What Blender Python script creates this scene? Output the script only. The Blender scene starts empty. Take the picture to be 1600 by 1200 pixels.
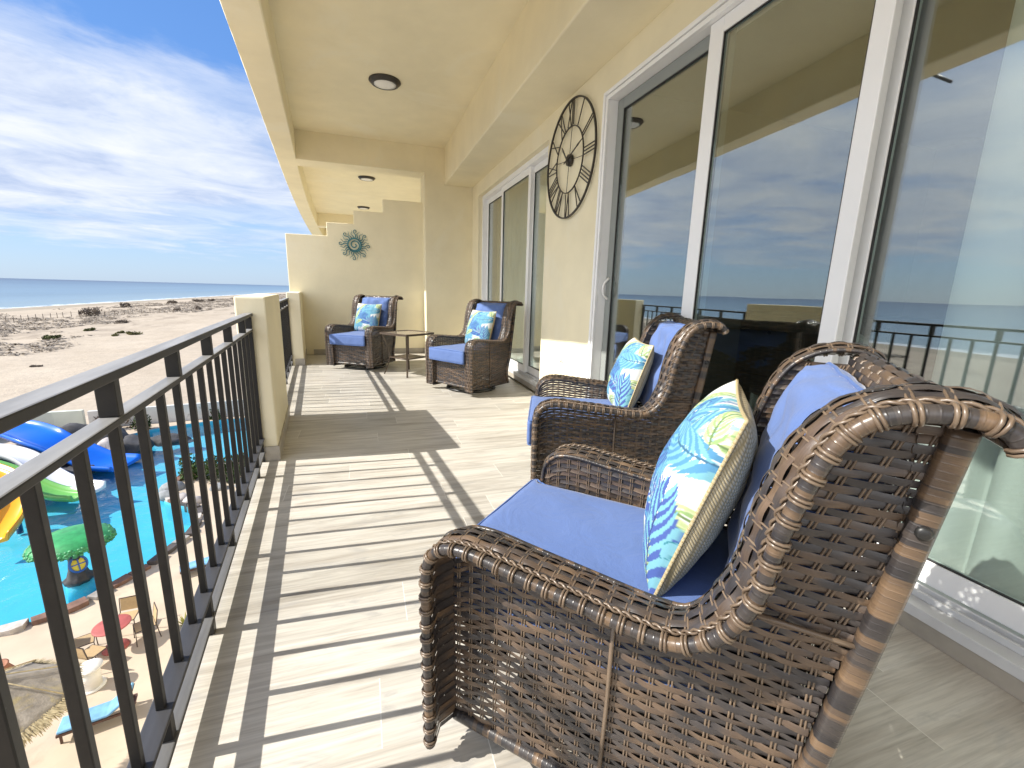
import bpy, bmesh, math, random
import numpy as np
from mathutils import Vector, Matrix, noise as mnoise
random.seed(7)
SC = bpy.context.scene
COL = SC.collection
PI = math.pi
# ------------------------------------------------------------------ camera
CAM_H = 1.10
F_PX = 682.0
pitch = math.atan(144.5 / F_PX); roll = math.atan(0.0267); yaw = math.radians(18.55)
fw = Vector((math.sin(yaw) * math.cos(pitch), math.cos(yaw) * math.cos(pitch), -math.sin(pitch)))
r0 = Vector((math.cos(yaw), -math.sin(yaw), 0)); u0 = r0.cross(fw)
RR = r0 * math.cos(roll) + u0 * math.sin(roll); UU = u0 * math.cos(roll) - r0 * math.sin(roll)
cd = bpy.data.cameras.new('camera'); cam = bpy.data.objects.new('camera', cd); COL.objects.link(cam)
cd.sensor_width = 36; cd.sensor_fit = 'HORIZONTAL'; cd.lens = F_PX / 1600 * 36
cd.clip_start = 0.02; cd.clip_end = 60000
M = Matrix.Identity(4)
for i in range(3):
    M[i][0] = RR[i]; M[i][1] = UU[i]; M[i][2] = -fw[i]
M[2][3] = CAM_H
cam.matrix_world = M
SC.camera = cam
# ------------------------------------------------------------------ light
SUN_DIR = Vector((-1.0, 0.065, 0.875)).normalized()      # towards the sun
SUN_EL = math.asin(SUN_DIR.z)
sd = bpy.data.lights.new('sun', 'SUN'); sun = bpy.data.objects.new('sun', sd); COL.objects.link(sun)
sd.energy = 3.65; sd.angle = math.radians(0.53); sd.color = (1.0, 0.95, 0.86)
sun.rotation_euler = SUN_DIR.to_track_quat('Z', 'Y').to_euler(); sun.location = (-20, 5, 25)
SC.view_settings.view_transform = 'Standard'; SC.view_settings.look = 'None'
SC.view_settings.exposure = 1.08; SC.view_settings.gamma = 1.0
SC.view_settings.use_curve_mapping = False
SC.render.engine = 'CYCLES'
SC.cycles.use_denoising = True
SC.cycles.max_bounces = 12; SC.cycles.diffuse_bounces = 5; SC.cycles.glossy_bounces = 4
SC.cycles.transparent_max_bounces = 24; SC.cycles.transmission_bounces = 6
SC.cycles.caustics_reflective = False; SC.cycles.caustics_refractive = False
SC.cycles.sample_clamp_indirect = 8

class NT:
    """small helper around a node tree"""
    def __init__(s, tree): s.t = tree; s.n = tree.nodes; s.l = tree.links
    def add(s, typ, ins=None, **props):
        n = s.n.new(typ)
        for k, v in props.items(): setattr(n, k, v)
        for k, v in (ins or {}).items():
            if hasattr(v, 'is_linked') or isinstance(v, bpy.types.NodeSocket): s.l.new(v, n.inputs[k])
            else: n.inputs[k].default_value = v
        return n
    def math(s, op, a, b=None, c=None, clamp=False):
        n = s.n.new('ShaderNodeMath'); n.operation = op; n.use_clamp = clamp
        for i, v in enumerate((a, b, c)):
            if v is None: continue
            if isinstance(v, bpy.types.NodeSocket): s.l.new(v, n.inputs[i])
            else: n.inputs[i].default_value = v
        return n.outputs[0]
    def ramp(s, fac, stops, interp='LINEAR'):
        n = s.n.new('ShaderNodeValToRGB'); n.color_ramp.interpolation = interp
        e = n.color_ramp.elements
        while len(e) < len(stops): e.new(0.5)
        for el, (p, c) in zip(e, stops):
            el.position = p; el.color = (c[0], c[1], c[2], 1) if len(c) == 3 else c
        s.l.new(fac, n.inputs[0]); return n.outputs[0]
    def mix(s, fac, a, b, mode='MIX'):
        n = s.n.new('ShaderNodeMix'); n.data_type = 'RGBA'; n.blend_type = mode
        for k, v in ((0, fac), (6, a), (7, b)):
            if isinstance(v, bpy.types.NodeSocket): s.l.new(v, n.inputs[k])
            elif k == 0: n.inputs[k].default_value = v
            else: n.inputs[k].default_value = (v[0], v[1], v[2], 1)
        return n.outputs[2]
    def noise(s, vec, scale, detail=3, rough=0.55, dist=0.0):
        n = s.n.new('ShaderNodeTexNoise'); n.inputs['Scale'].default_value = scale
        n.inputs['Detail'].default_value = detail; n.inputs['Roughness'].default_value = rough
        n.inputs['Distortion'].default_value = dist
        if vec is not None: s.l.new(vec, n.inputs['Vector'])
        return n.outputs['Fac']
    def mapping(s, vec, loc=(0, 0, 0), rot=(0, 0, 0), scale=(1, 1, 1)):
        n = s.n.new('ShaderNodeMapping'); s.l.new(vec, n.inputs['Vector'])
        n.inputs['Location'].default_value = loc; n.inputs['Rotation'].default_value = rot; n.inputs['Scale'].default_value = scale
        return n.outputs[0]

# ------------------------------------------------------------------ world sky with cloud sheets
W = bpy.data.worlds.new('World'); SC.world = W; W.use_nodes = True
t = NT(W.node_tree); t.n.clear()
sky = t.add('ShaderNodeTexSky', sky_type='NISHITA', sun_disc=False, sun_elevation=SUN_EL,
            sun_rotation=math.atan2(SUN_DIR.x, SUN_DIR.y), altitude=20.0, air_density=1.0, dust_density=0.6, ozone_density=2.0)
tc = t.add('ShaderNodeTexCoord')
sep = t.add('ShaderNodeSeparateXYZ', {0: tc.outputs['Generated']})
zz = t.math('MAXIMUM', sep.outputs[2], 0.0)
den = t.math('ADD', zz, 0.10)
px_ = t.math('DIVIDE', sep.outputs[0], den); py_ = t.math('DIVIDE', sep.outputs[1], den)
cv = t.add('ShaderNodeCombineXYZ', {0: px_, 1: py_, 2: 0.0}).outputs[0]
rotv = t.mapping(cv, rot=(0, 0, math.radians(-18)))
m1 = t.mapping(rotv, loc=(3.1, 1.7, 0), scale=(0.95, 0.85, 1.0))
n1 = t.noise(m1, 0.62, 8, 0.60, 0.25)
m2 = t.mapping(rotv, loc=(0.4, 5.2, 0), scale=(0.95, 1.25, 1.0))
n2 = t.noise(m2, 1.7, 7, 0.62, 0.5)
nn = t.math('ADD', t.math('MULTIPLY', n1, 0.72), t.math('MULTIPLY', n2, 0.28))
bias = t.ramp(zz, [(0.0, (0.05,) * 3), (0.045, (0.34,) * 3), (0.08, (0.60,) * 3), (0.15, (0.76,) * 3), (0.27, (0.79,) * 3), (0.345, (0.52,) * 3), (0.40, (0.26,) * 3)])
cf = t.math('ADD', nn, t.math('MULTIPLY', t.math('SUBTRACT', bias, 0.5), 0.75))
mask = t.ramp(cf, [(0.42, (0, 0, 0)), (0.56, (0.55,) * 3), (0.70, (0.95,) * 3), (0.82, (1, 1, 1))], 'EASE')
cc = t.ramp(n2, [(0.30, (2.7, 3.25, 4.5)), (0.50, (3.9, 4.3, 5.1)), (0.66, (4.75, 4.95, 5.35))])
sdot = t.add('ShaderNodeVectorMath', {0: tc.outputs['Generated'], 1: tuple(SUN_DIR)}, operation='DOT_PRODUCT').outputs['Value']
glow = t.math('POWER', t.math('MAXIMUM', sdot, 0.0), 14.0)          # aureole round the unseen sun, added to the clouds as fill light
cc = t.mix(glow, cc, (26.0, 25.0, 23.0))
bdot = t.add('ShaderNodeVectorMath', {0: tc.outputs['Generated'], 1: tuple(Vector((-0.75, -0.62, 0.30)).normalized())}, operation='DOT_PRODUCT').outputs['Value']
sky_fill = t.math('POWER', t.math('MAXIMUM', bdot, 0.0), 3.5)          # fill glow added to the unseen sky behind the camera
hazec = t.ramp(zz, [(0.0, (2.9, 3.6, 4.7)), (0.10, (2.2, 3.2, 4.8)), (0.35, (0.80, 1.85, 4.3)), (0.7, (0.55, 1.4, 3.6))])
skyc = t.mix(0.75, t.mix(1.0, sky.outputs[0], (0.62, 0.80, 1.0), 'MULTIPLY'), hazec)
colr = t.mix(mask, skyc, cc)
colr = t.mix(sky_fill, colr, (12.5, 12.5, 12.5))
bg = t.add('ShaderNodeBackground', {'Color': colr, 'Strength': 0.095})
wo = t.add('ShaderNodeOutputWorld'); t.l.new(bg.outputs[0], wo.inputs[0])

# ------------------------------------------------------------------ materials
def new_mat(name):
    m = bpy.data.materials.new(name); m.use_nodes = True
    t = NT(m.node_tree); p = t.n['Principled BSDF']
    return m, t, p
def setp(p, **k):
    for a, v in k.items(): p.inputs[a.replace('_', ' ')].default_value = v
def bump(t, p, h, strength=0.3, dist=0.01):
    b = t.add('ShaderNodeBump', {'Height': h, 'Strength': strength, 'Distance': dist}); t.l.new(b.outputs[0], p.inputs['Normal'])
def simple(name, col, rough=0.6, var=0.12, scale=8.0, metallic=0.0, spec=0.5, bmp=0.0, bscale=60.0, stain=None):
    m, t, p = new_mat(name)
    co = t.add('ShaderNodeTexCoord').outputs['Object']
    n = t.noise(co, scale, 5)
    a = [max(0, c * (1 - var)) for c in col]; b = [min(1, c * (1 + var)) for c in col]
    c = t.ramp(n, [(0.3, a), (0.7, b)])
    if stain:
        n3 = t.noise(co, stain[1], 6, 0.65, 0.6)
        c = t.mix(t.ramp(n3, [(stain[2], (0, 0, 0)), (stain[2] + 0.12, (1, 1, 1))]), c, stain[0])
    t.l.new(c, p.inputs['Base Color'])
    setp(p, Roughness=rough, Metallic=metallic, Specular_IOR_Level=spec)
    if bmp: bump(t, p, t.noise(co, bscale, 4), bmp, 0.01)
    return m
MAT = {}
MAT['plaster'] = simple('cream painted plaster', (0.82, 0.75, 0.55), 0.85, 0.05, 2.3, spec=0.25, bmp=0.32, bscale=13, stain=((0.83, 0.775, 0.60), 0.9, 0.57))
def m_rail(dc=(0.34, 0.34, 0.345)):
    m, t, p = new_mat('black painted steel with dusty tops and painted sheen')
    co = t.add('ShaderNodeTexCoord').outputs['Object']; n = t.noise(co, 18, 6, 0.65); n2 = t.noise(t.mapping(co, scale=(1, .12, 1)), 30, 5, 0.6)
    base = t.ramp(n, [(0.3, (0.010, 0.0095, 0.0095)), (0.7, (0.020, 0.019, 0.018))])
    base = t.mix(t.ramp(t.noise(co, 40, 4, 0.7), [(0.69, (0, 0, 0)), (0.75, (0.6,) * 3)]), base, (0.10, 0.095, 0.09))
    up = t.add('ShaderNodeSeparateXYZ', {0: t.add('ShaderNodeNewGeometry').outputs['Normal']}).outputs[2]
    dust_sheen = t.math('MULTIPLY', t.ramp(up, [(0.75, (0, 0, 0)), (0.92, (1, 1, 1))]), t.ramp(n2, [(0.25, (0.55,) * 3), (0.7, (1, 1, 1))]))  # dust plus sun and sky sheen painted into the upward faces
    c = t.mix(dust_sheen, base, dc); t.l.new(c, p.inputs['Base Color'])
    setp(p, Roughness=0.42, Specular_IOR_Level=0.35); bump(t, p, n, 0.15, 0.004); return m
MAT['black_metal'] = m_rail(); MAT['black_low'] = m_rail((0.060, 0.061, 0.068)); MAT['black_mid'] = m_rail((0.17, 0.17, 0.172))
MAT['white_alu'] = simple('white aluminium', (0.87, 0.875, 0.88), 0.35, 0.03, 3)
MAT['shaded_alu'] = simple('shaded sash', (0.26, 0.28, 0.27), 0.4, 0.05, 3)  # sash in shade and reflection, darkened through its grey base colour
MAT['track_alu'] = simple('silver sill track', (0.62, 0.63, 0.64), 0.38, 0.06, 12)
MAT['rubber'] = simple('black gasket', (0.02, 0.02, 0.02), 0.6, 0.1)
MAT['clock_iron'] = simple('dark bronze iron', (0.028, 0.022, 0.018), 0.5, 0.3, 20, bmp=0.2, bscale=120)
MAT['lamp_rim'] = simple('bronze lamp rim', (0.03, 0.024, 0.02), 0.4, 0.15)
MAT['lamp_glass'] = simple('opal diffuser', (0.80, 0.80, 0.80), 0.3, 0.02)
MAT['white_plastic'] = simple('white plastic', (0.80, 0.80, 0.78), 0.4, 0.02)
MAT['bronze'] = simple('bronze table frame', (0.085, 0.062, 0.045), 0.42, 0.25, 25, spec=0.5, metallic=0.3)
MAT['table_glass'] = simple('mottled brown glass', (0.30, 0.25, 0.19), 0.12, 0.3, 40)
MAT['steel_base'] = simple('black swivel steel', (0.015, 0.015, 0.015), 0.4, 0.2)
MAT['teal'] = simple('teal painted tin', (0.035, 0.17, 0.20), 0.45, 0.45, 22, stain=((0.05, 0.07, 0.05), 30, 0.55))
MAT['slab'] = simple('concrete slab', (0.42, 0.40, 0.36), 0.9, 0.12, 5)
MAT['skirting'] = simple('greige skirting tile', (0.40, 0.365, 0.31), 0.5, 0.14, 9)
MAT['burlap_edge'] = None

def m_glass(name, tint, base, power=4.0):
    m, t, p = new_mat(name); t.n.remove(p)
    lw = t.add('ShaderNodeLayerWeight', {'Blend': 0.5})
    f = t.math('ADD', t.math('MULTIPLY', t.math('POWER', lw.outputs['Facing'], power), 0.9 - base), base, clamp=True)
    tr = t.add('ShaderNodeBsdfTransparent', {'Color': (*tint, 1)})
    co = t.add('ShaderNodeTexCoord').outputs['Object']
    b = t.add('ShaderNodeBump', {'Height': t.noise(co, 1.1, 2), 'Strength': 0.02, 'Distance': 0.05})
    sm = t.ramp(t.noise(co, 2.3, 7, 0.7, 0.8), [(0.52, (0.0,) * 3), (0.80, (0.10,) * 3)])
    gl = t.add('ShaderNodeBsdfGlossy', {'Color': (0.95, 0.97, 0.97, 1), 'Roughness': sm, 'Normal': b.outputs[0]})
    mx = t.add('ShaderNodeMixShader', {0: f, 1: tr.outputs[0], 2: gl.outputs[0]})
    t.l.new(mx.outputs[0], t.n['Material Output'].inputs[0]); return m
MAT['glass'] = m_glass('green tinted door glass', (0.90, 0.96, 0.935), 0.20, 2.8)
MAT['water'] = None

def m_tile():
    m, t, p = new_mat('wood look porcelain planks')
    co = t.add('ShaderNodeTexCoord').outputs['Object']
    s = t.add('ShaderNodeSeparateXYZ', {0: co}); X, Y = s.outputs[0], s.outputs[1]
    PW, PL = 0.2075, 1.20
    yy = t.math('DIVIDE', t.math('SUBTRACT', Y, 0.075), PW); row = t.math('FLOOR', yy); fy = t.math('FRACT', yy)
    wn = t.add('ShaderNodeTexWhiteNoise', {'W': row}, noise_dimensions='1D').outputs['Value']
    xx = t.math('DIVIDE', t.math('ADD', X, t.math('MULTIPLY', wn, PL)), PL); cl = t.math('FLOOR', xx); fx = t.math('FRACT', xx)
    pid = t.add('ShaderNodeTexWhiteNoise', {'Vector': t.add('ShaderNodeCombineXYZ', {0: row, 1: cl, 2: 0.0}).outputs[0]}, noise_dimensions='2D').outputs['Value']
    pid10 = t.math('MULTIPLY', pid, 37.0)
    wv = t.add('ShaderNodeCombineXYZ', {0: t.math('MULTIPLY', X, 1.1), 1: t.math('MULTIPLY', Y, 11.0), 2: pid10}).outputs[0]
    g1 = t.noise(wv, 1.5, 7, 0.62, 0.9)
    wv2 = t.add('ShaderNodeCombineXYZ', {0: t.math('MULTIPLY', X, 4.0), 1: t.math('MULTIPLY', Y, 130.0), 2: pid10}).outputs[0]
    g2 = t.noise(wv2, 1.0, 4, 0.6)
    wv3 = t.add('ShaderNodeCombineXYZ', {0: t.math('MULTIPLY', X, 1.6), 1: t.math('MULTIPLY', Y, 5.0), 2: pid10}).outputs[0]
    g3 = t.noise(wv3, 1.4, 5, 0.6, 1.6)
    c = t.ramp(g1, [(0.26, (0.32, 0.29, 0.245)), (0.42, (0.47, 0.44, 0.39)), (0.55, (0.57, 0.545, 0.49)), (0.74, (0.62, 0.60, 0.555))])
    c = t.mix(t.ramp(g3, [(0.56, (0, 0, 0)), (0.70, (0.8,) * 3)]), c, (0.40, 0.39, 0.37))
    c = t.mix(0.55, c, t.ramp(g2, [(0.25, (0.55,) * 3), (0.6, (1.0,) * 3)]), 'MULTIPLY')
    c = t.mix(1.0, c, t.ramp(pid, [(0.0, (0.85, 0.845, 0.83)), (1.0, (1.08, 1.07, 1.06))]), 'MULTIPLY')
    ex = t.math('MINIMUM', fx, t.math('SUBTRACT', 1.0, fx)); ey = t.math('MINIMUM', fy, t.math('SUBTRACT', 1.0, fy))
    jx = t.math('LESS_THAN', t.math('MULTIPLY', ex, PL), 0.0013); jy = t.math('LESS_THAN', t.math('MULTIPLY', ey, PW), 0.0011)
    j = t.math('MAXIMUM', jx, jy)
    c = t.mix(t.math('MULTIPLY', jy, 0.5), c, (0.52, 0.49, 0.43))
    c = t.mix(jx, c, (0.70, 0.68, 0.62))
    t.l.new(c, p.inputs['Base Color'])
    t.l.new(t.ramp(g1, [(0.3, (0.42,) * 3), (0.7, (0.33,) * 3)]), p.inputs['Roughness'])
    setp(p, Specular_IOR_Level=0.4)
    bump(t, p, t.math('SUBTRACT', t.math('MULTIPLY', g2, 0.35), t.math('MULTIPLY', j, 1.2)), 0.25, 0.002)
    return m
MAT['tile'] = m_tile()

def m_wicker(name, wrap=False, cord=False, WSH=0.6):
    """resin strands: uv.x runs along a strand in metres, uv.y tells strands apart"""
    m, t, p = new_mat(name)
    uv = t.add('ShaderNodeUVMap').outputs[0]
    s = t.add('ShaderNodeSeparateXYZ', {0: uv}); x, y = s.outputs[0], s.outputs[1]
    if wrap:
        k = t.math('FLOOR', t.math('DIVIDE', x, 0.0115))
        wn = t.add('ShaderNodeTexWhiteNoise', {'Vector': t.add('ShaderNodeCombineXYZ', {0: t.math('FLOOR', t.math('DIVIDE', x, 0.0172)), 1: t.math('FLOOR', y), 2: 0.0}).outputs[0]}, noise_dimensions='3D').outputs['Value']
        wn2 = t.add('ShaderNodeTexWhiteNoise', {'W': k}, noise_dimensions='1D').outputs['Value']
        n = t.math('ADD', t.math('MULTIPLY', wn, 0.7), t.math('MULTIPLY', wn2, 0.3))
        v2 = t.add('ShaderNodeCombineXYZ', {0: t.math('MULTIPLY', x, 400.0), 1: t.math('MULTIPLY', y, 3.0), 2: k}).outputs[0]
    else:
        v = t.add('ShaderNodeCombineXYZ', {0: t.math('MULTIPLY', x, 7.0), 1: t.math('MULTIPLY', t.math('FLOOR', y), 3.7), 2: 0.0}).outputs[0]
        n = t.noise(v, 1.0, 2, 0.5)
        v2 = t.add('ShaderNodeCombineXYZ', {0: t.math('MULTIPLY', x, 25.0), 1: t.math('MULTIPLY', y, 9.0), 2: 0.0}).outputs[0]
    g = t.noise(v2, 1.0, 4, 0.6)
    if cord:
        c = t.ramp(n, [(0.3, (0.115, 0.080, 0.055)), (0.7, (0.19, 0.138, 0.095))])
    elif wrap:
        c = t.ramp(n, [(0.12, (0.028, 0.025, 0.026)), (WSH, (0.052, 0.044, 0.041)), (WSH + 0.08, (0.098, 0.066, 0.044)), (0.92, (0.175, 0.114, 0.068))])
    else:
        c = t.ramp(n, [(0.36, (0.030, 0.027, 0.029)), (0.48, (0.055, 0.046, 0.043)), (0.55, (0.092, 0.063, 0.045)), (0.70, (0.150, 0.100, 0.064))])
    c = t.mix(0.7, c, t.ramp(g, [(0.3, (0.62,) * 3), (0.7, (1.18,) * 3)]), 'MULTIPLY')
    t.l.new(c, p.inputs['Base Color'])
    setp(p, Roughness=0.33, Specular_IOR_Level=0.55)
    h = g
    if wrap:
        fr = t.math('FRACT', t.math('DIVIDE', x, 0.0115)); e = t.math('MINIMUM', fr, t.math('SUBTRACT', 1.0, fr))
        h = t.math('ADD', t.math('MULTIPLY', g, 0.25), t.math('MINIMUM', t.math('MULTIPLY', e, 8.0), 1.0))
    bump(t, p, h, 0.35, 0.0012)
    return m
MAT['strand'] = m_wicker('woven resin strand'); MAT['wrap'] = m_wicker('wrapped resin strand', wrap=True); MAT['wrap_post'] = m_wicker('banded wrapped post strand', wrap=True, WSH=0.44); MAT['cord'] = m_wicker('resin tie cord', cord=True)

def m_fabric(name, col, wsc=700, var=0.06):
    m, t, p = new_mat(name)
    co = t.add('ShaderNodeTexCoord').outputs['Object']
    n = t.noise(co, 4.0, 3); w = t.noise(co, wsc, 2)
    c = t.ramp(n, [(0.3, [q * (1 - var) for q in col]), (0.7, [q * (1 + var) for q in col])])
    c = t.mix(0.5, c, t.ramp(w, [(0.3, (0.85,) * 3), (0.7, (1.1,) * 3)]), 'MULTIPLY')
    t.l.new(c, p.inputs['Base Color']); setp(p, Roughness=0.8, Specular_IOR_Level=0.25, Sheen_Weight=0.25, Sheen_Roughness=0.4)
    b1 = t.noise(co, 8.0, 4, 0.55, 1.2)
    bump(t, p, t.math('ADD', b1, t.math('MULTIPLY', w, 0.06)), 0.34, 0.016)
    return m
MAT['blue'] = m_fabric('periwinkle blue cushion cloth', (0.098, 0.160, 0.365))
MAT['blue_pipe'] = m_fabric('blue piping', (0.062, 0.12, 0.31))
MAT['sheer'] = None
def m_sheer(name, col, tr, op):
    m, t, p = new_mat(name); t.n.remove(p)
    co = t.add('ShaderNodeTexCoord').outputs['Object']
    n = t.noise(co, 900, 1)
    d = t.add('ShaderNodeBsdfDiffuse', {'Color': (*col, 1)}); tl = t.add('ShaderNodeBsdfTranslucent', {'Color': (*col, 1)})
    a = t.add('ShaderNodeMixShader', {0: tr, 1: d.outputs[0], 2: tl.outputs[0]})
    tp = t.add('ShaderNodeBsdfTransparent', {'Color': (1, 1, 1, 1)})
    mx = t.add('ShaderNodeMixShader', {0: t.math('MULTIPLY', t.math('ADD', n, 0.5), op), 1: tp.outputs[0], 2: a.outputs[0]})
    t.l.new(mx.outputs[0], t.n['Material Output'].inputs[0]); return m
MAT['sheer'] = m_sheer('white sheer curtain', (0.95, 0.96, 0.95), 0.30, 1.0)
def m_print():
    m, t, p = new_mat('palm leaf print cloth')
    a = t.add('ShaderNodeVertexColor', layer_name='print')
    co = t.add('ShaderNodeTexCoord').outputs['Object']
    w = t.noise(co, 800, 2)
    c = t.mix(0.4, a.outputs[0], t.ramp(w, [(0.3, (0.88,) * 3), (0.7, (1.08,) * 3)]), 'MULTIPLY')
    t.l.new(c, p.inputs['Base Color']); setp(p, Roughness=0.85, Specular_IOR_Level=0.2)
    bump(t, p, t.math('ADD', t.noise(co, 12, 3), t.math('MULTIPLY', w, 0.05)), 0.2, 0.01)
    return m
MAT['print'] = m_print()
def m_burlap():
    m, t, p = new_mat('straw coloured basket weave cloth')
    uv = t.add('ShaderNodeUVMap').outputs[0]
    s = t.add('ShaderNodeSeparateXYZ', {0: uv}); x, y = s.outputs[0], s.outputs[1]
    sx = t.math('MULTIPLY', x, 95.0); sy = t.math('MULTIPLY', y, 120.0)
    par = t.math('MULTIPLY', t.math('MODULO', t.math('FLOOR', sx), 2.0), 0.5)
    fy = t.math('FRACT', t.math('ADD', sy, par)); fx = t.math('FRACT', sx)
    h = t.math('MULTIPLY', t.math('SINE', t.math('MULTIPLY', fy, PI)), t.math('SINE', t.math('MULTIPLY', fx, PI)))
    n = t.noise(t.mapping(uv, scale=(60, 60, 1)), 1.0, 4)
    c = t.ramp(h, [(0.05, (0.40, 0.315, 0.16)), (0.5, (0.60, 0.50, 0.30)), (1.0, (0.68, 0.585, 0.38))])
    c = t.mix(0.6, c, t.ramp(n, [(0.3, (0.75,) * 3), (0.7, (1.1,) * 3)]), 'MULTIPLY')
    t.l.new(c, p.inputs['Base Color']); setp(p, Roughness=0.9, Specular_IOR_Level=0.15)
    bump(t, p, h, 0.55, 0.003); return m
MAT['burlap'] = m_burlap()

# ------------------------------------------------------------------ mesh helpers
class MB:
    def __init__(s): s.v = []; s.f = []; s.uv = []; s.sm = []
    def face(s, idx, uvs=None, smooth=True):
        s.f.append(tuple(idx)); s.uv.append(uvs or [(0, 0)] * len(idx)); s.sm.append(smooth)
    def box(s, x0, x1, y0, y1, z0, z1, M=None):
        b = len(s.v)
        for z in (z0, z1):
            for (x, y) in ((x0, y0), (x1, y0), (x1, y1), (x0, y1)):
                p = Vector((x, y, z)); s.v.append(M @ p if M else p)
        for q in ((3, 2, 1, 0), (4, 5, 6, 7), (0, 1, 5, 4), (1, 2, 6, 5), (2, 3, 7, 6), (3, 0, 4, 7)):
            s.face([b + i for i in q], None, False)
        return s
    def prism(s, poly, z0, z1):
        """poly counter-clockwise in xy"""
        b = len(s.v); n = len(poly)
        for z in (z0, z1):
            for p in poly: s.v.append(Vector((p[0], p[1], z)))
        s.face(list(range(b + n - 1, b - 1, -1)), None, False); s.face(list(range(b + n, b + 2 * n)), None, False)
        for i in range(n):
            j = (i + 1) % n; s.face((b + i, b + j, b + n + j, b + n + i), None, False)
        return s
    def sweep(s, path, prof, closed=False, up=Vector((0, 0, 1)), row=0.0, cap=True, smooth=True, scale=None, pclosed=True):
        """sweep a 2-D profile [(side, up)] along a path"""
        n = len(path); m = len(prof); b = len(s.v); L = 0.0; Ls = []
        for i, p in enumerate(path):
            if i: L += (path[i] - path[i - 1]).length
            Ls.append(L)
            if closed: T = path[(i + 1) % n] - path[i - 1]
            else: T = path[min(i + 1, n - 1)] - path[max(i - 1, 0)]
            T = T.normalized() if T.length > 1e-9 else Vector((0, 0, 1))
            if i == 0:
                sd_ = T.cross(up)
                if sd_.length < 1e-4: sd_ = T.cross(Vector((1, 0, 0)))
                sd_.normalize()
            else:
                sd_ = sd_ - T * sd_.dot(T)
                if sd_.length < 1e-6: sd_ = T.cross(up)
                sd_.normalize()
            nu = sd_.cross(T)
            k = scale[i] if scale else 1.0
            for (a, c) in prof: s.v.append(p + sd_ * (a * k) + nu * (c * k))
        rng = n if closed else n - 1
        for i in range(rng):
            i2 = (i + 1) % n
            la = Ls[i]; lb = Ls[i2] if i2 else L
            for j in range(m if pclosed else m - 1):
                j2 = (j + 1) % m
                va, vb = row + 0.98 * j / m, row + 0.98 * (j + 1) / m
                s.face((b + i * m + j, b + i * m + j2, b + i2 * m + j2, b + i2 * m + j), [(la, va), (la, vb), (lb, vb), (lb, va)], smooth)
        if cap and not closed and pclosed:
            s.face([b + j for j in range(m - 1, -1, -1)], [(0, row)] * m, False)
            s.face([b + (n - 1) * m + j for j in range(m)], [(L, row)] * m, False)
        return s
    def tube(s, path, r, seg=8, closed=False, row=0.0, cap=True, scale=None):
        prof = [(r * math.cos(2 * PI * k / seg), r * math.sin(2 * PI * k / seg)) for k in range(seg)]
        return s.sweep([Vector(p) for p in path], prof, closed, row=row, cap=cap, scale=scale)
    def lathe(s, prof, c=(0, 0, 0), seg=32, cap=True):
        b = len(s.v); m = len(prof); c = Vector(c)
        for k in range(seg):
            a = 2 * PI * k / seg
            for (r, z) in prof: s.v.append(c + Vector((r * math.cos(a), r * math.sin(a), z)))
        for k in range(seg):
            k2 = (k + 1) % seg
            for j in range(m - 1): s.face((b + k * m + j, b + k2 * m + j, b + k2 * m + j + 1, b + k * m + j + 1))
        if cap:
            s.face([b + k * m for k in range(seg - 1, -1, -1)], None, False); s.face([b + k * m + m - 1 for k in range(seg)], None, False)
        return s
    def xform(s, M, start=0):
        for i in range(start, len(s.v)): s.v[i] = M @ s.v[i]
        return s
    def build(s, name, mat, parent=None, bevel=0.0, mats=None):
        me = bpy.data.meshes.new(name)
        me.from_pydata([tuple(v) for v in s.v], [], s.f)
        ul = me.uv_layers.new(name='UVMap')
        flat = [c for u in s.uv for q in u for c in q]
        ul.data.foreach_set('uv', flat)
        me.polygons.foreach_set('use_smooth', s.sm)
        me.materials.append(mat)
        me.update()
        o = bpy.data.objects.new(name, me); COL.objects.link(o)
        if parent: o.parent = parent
        if bevel:
            bm = bmesh.new(); bm.from_mesh(me)
            ed = [e for e in bm.edges if len(e.link_faces) == 2 and e.calc_face_angle(0) > 0.6]
            bmesh.ops.bevel(bm, geom=ed, offset=bevel, segments=2, profile=0.5, affect='EDGES', clamp_overlap=True)
            bm.to_mesh(me); bm.free()
        return o
def empty(name, loc=(0, 0, 0), rz=0.0):
    o = bpy.data.objects.new(name, None); COL.objects.link(o); o.location = loc; o.rotation_euler = (0, 0, rz)
    o.empty_display_size = 0.1; return o
def tag(o, label, cat, group=None):
    o['label'] = label; o['category'] = cat
    if group: o['group'] = group
    return o
def struct(o): o['kind'] = 'structure'; return o
def kids(o): return [c for c in bpy.data.objects if c.parent == o]
def copy_tree(o, parent=None):
    c = o.copy(); COL.objects.link(c)
    if parent: c.parent = parent
    for ch in kids(o): copy_tree(ch, c)
    return c
def catmull(pts, n):
    P = [Vector(p) for p in pts]; P = [P[0] * 2 - P[1]] + P + [P[-1] * 2 - P[-2]]
    out = []
    for i in range(1, len(P) - 2):
        for k in range(n):
            u = k / n; a, b, c, d = P[i - 1], P[i], P[i + 1], P[i + 2]
            out.append(0.5 * ((2 * b) + (c - a) * u + (2 * a - 5 * b + 4 * c - d) * u * u + (3 * b - a - 3 * c + d) * u ** 3))
    out.append(P[-2]); return out
def resample(P, step):
    d = [0.0]
    for a, b in zip(P, P[1:]): d.append(d[-1] + (b - a).length)
    n = max(2, int(round(d[-1] / step))); out = []; j = 0
    for k in range(n + 1):
        q = d[-1] * k / n
        while j < len(P) - 2 and d[j + 1] < q: j += 1
        f = (q - d[j]) / max(1e-9, d[j + 1] - d[j]); out.append(P[j].lerp(P[j + 1], min(1, max(0, f))))
    return out, d[-1]

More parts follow.
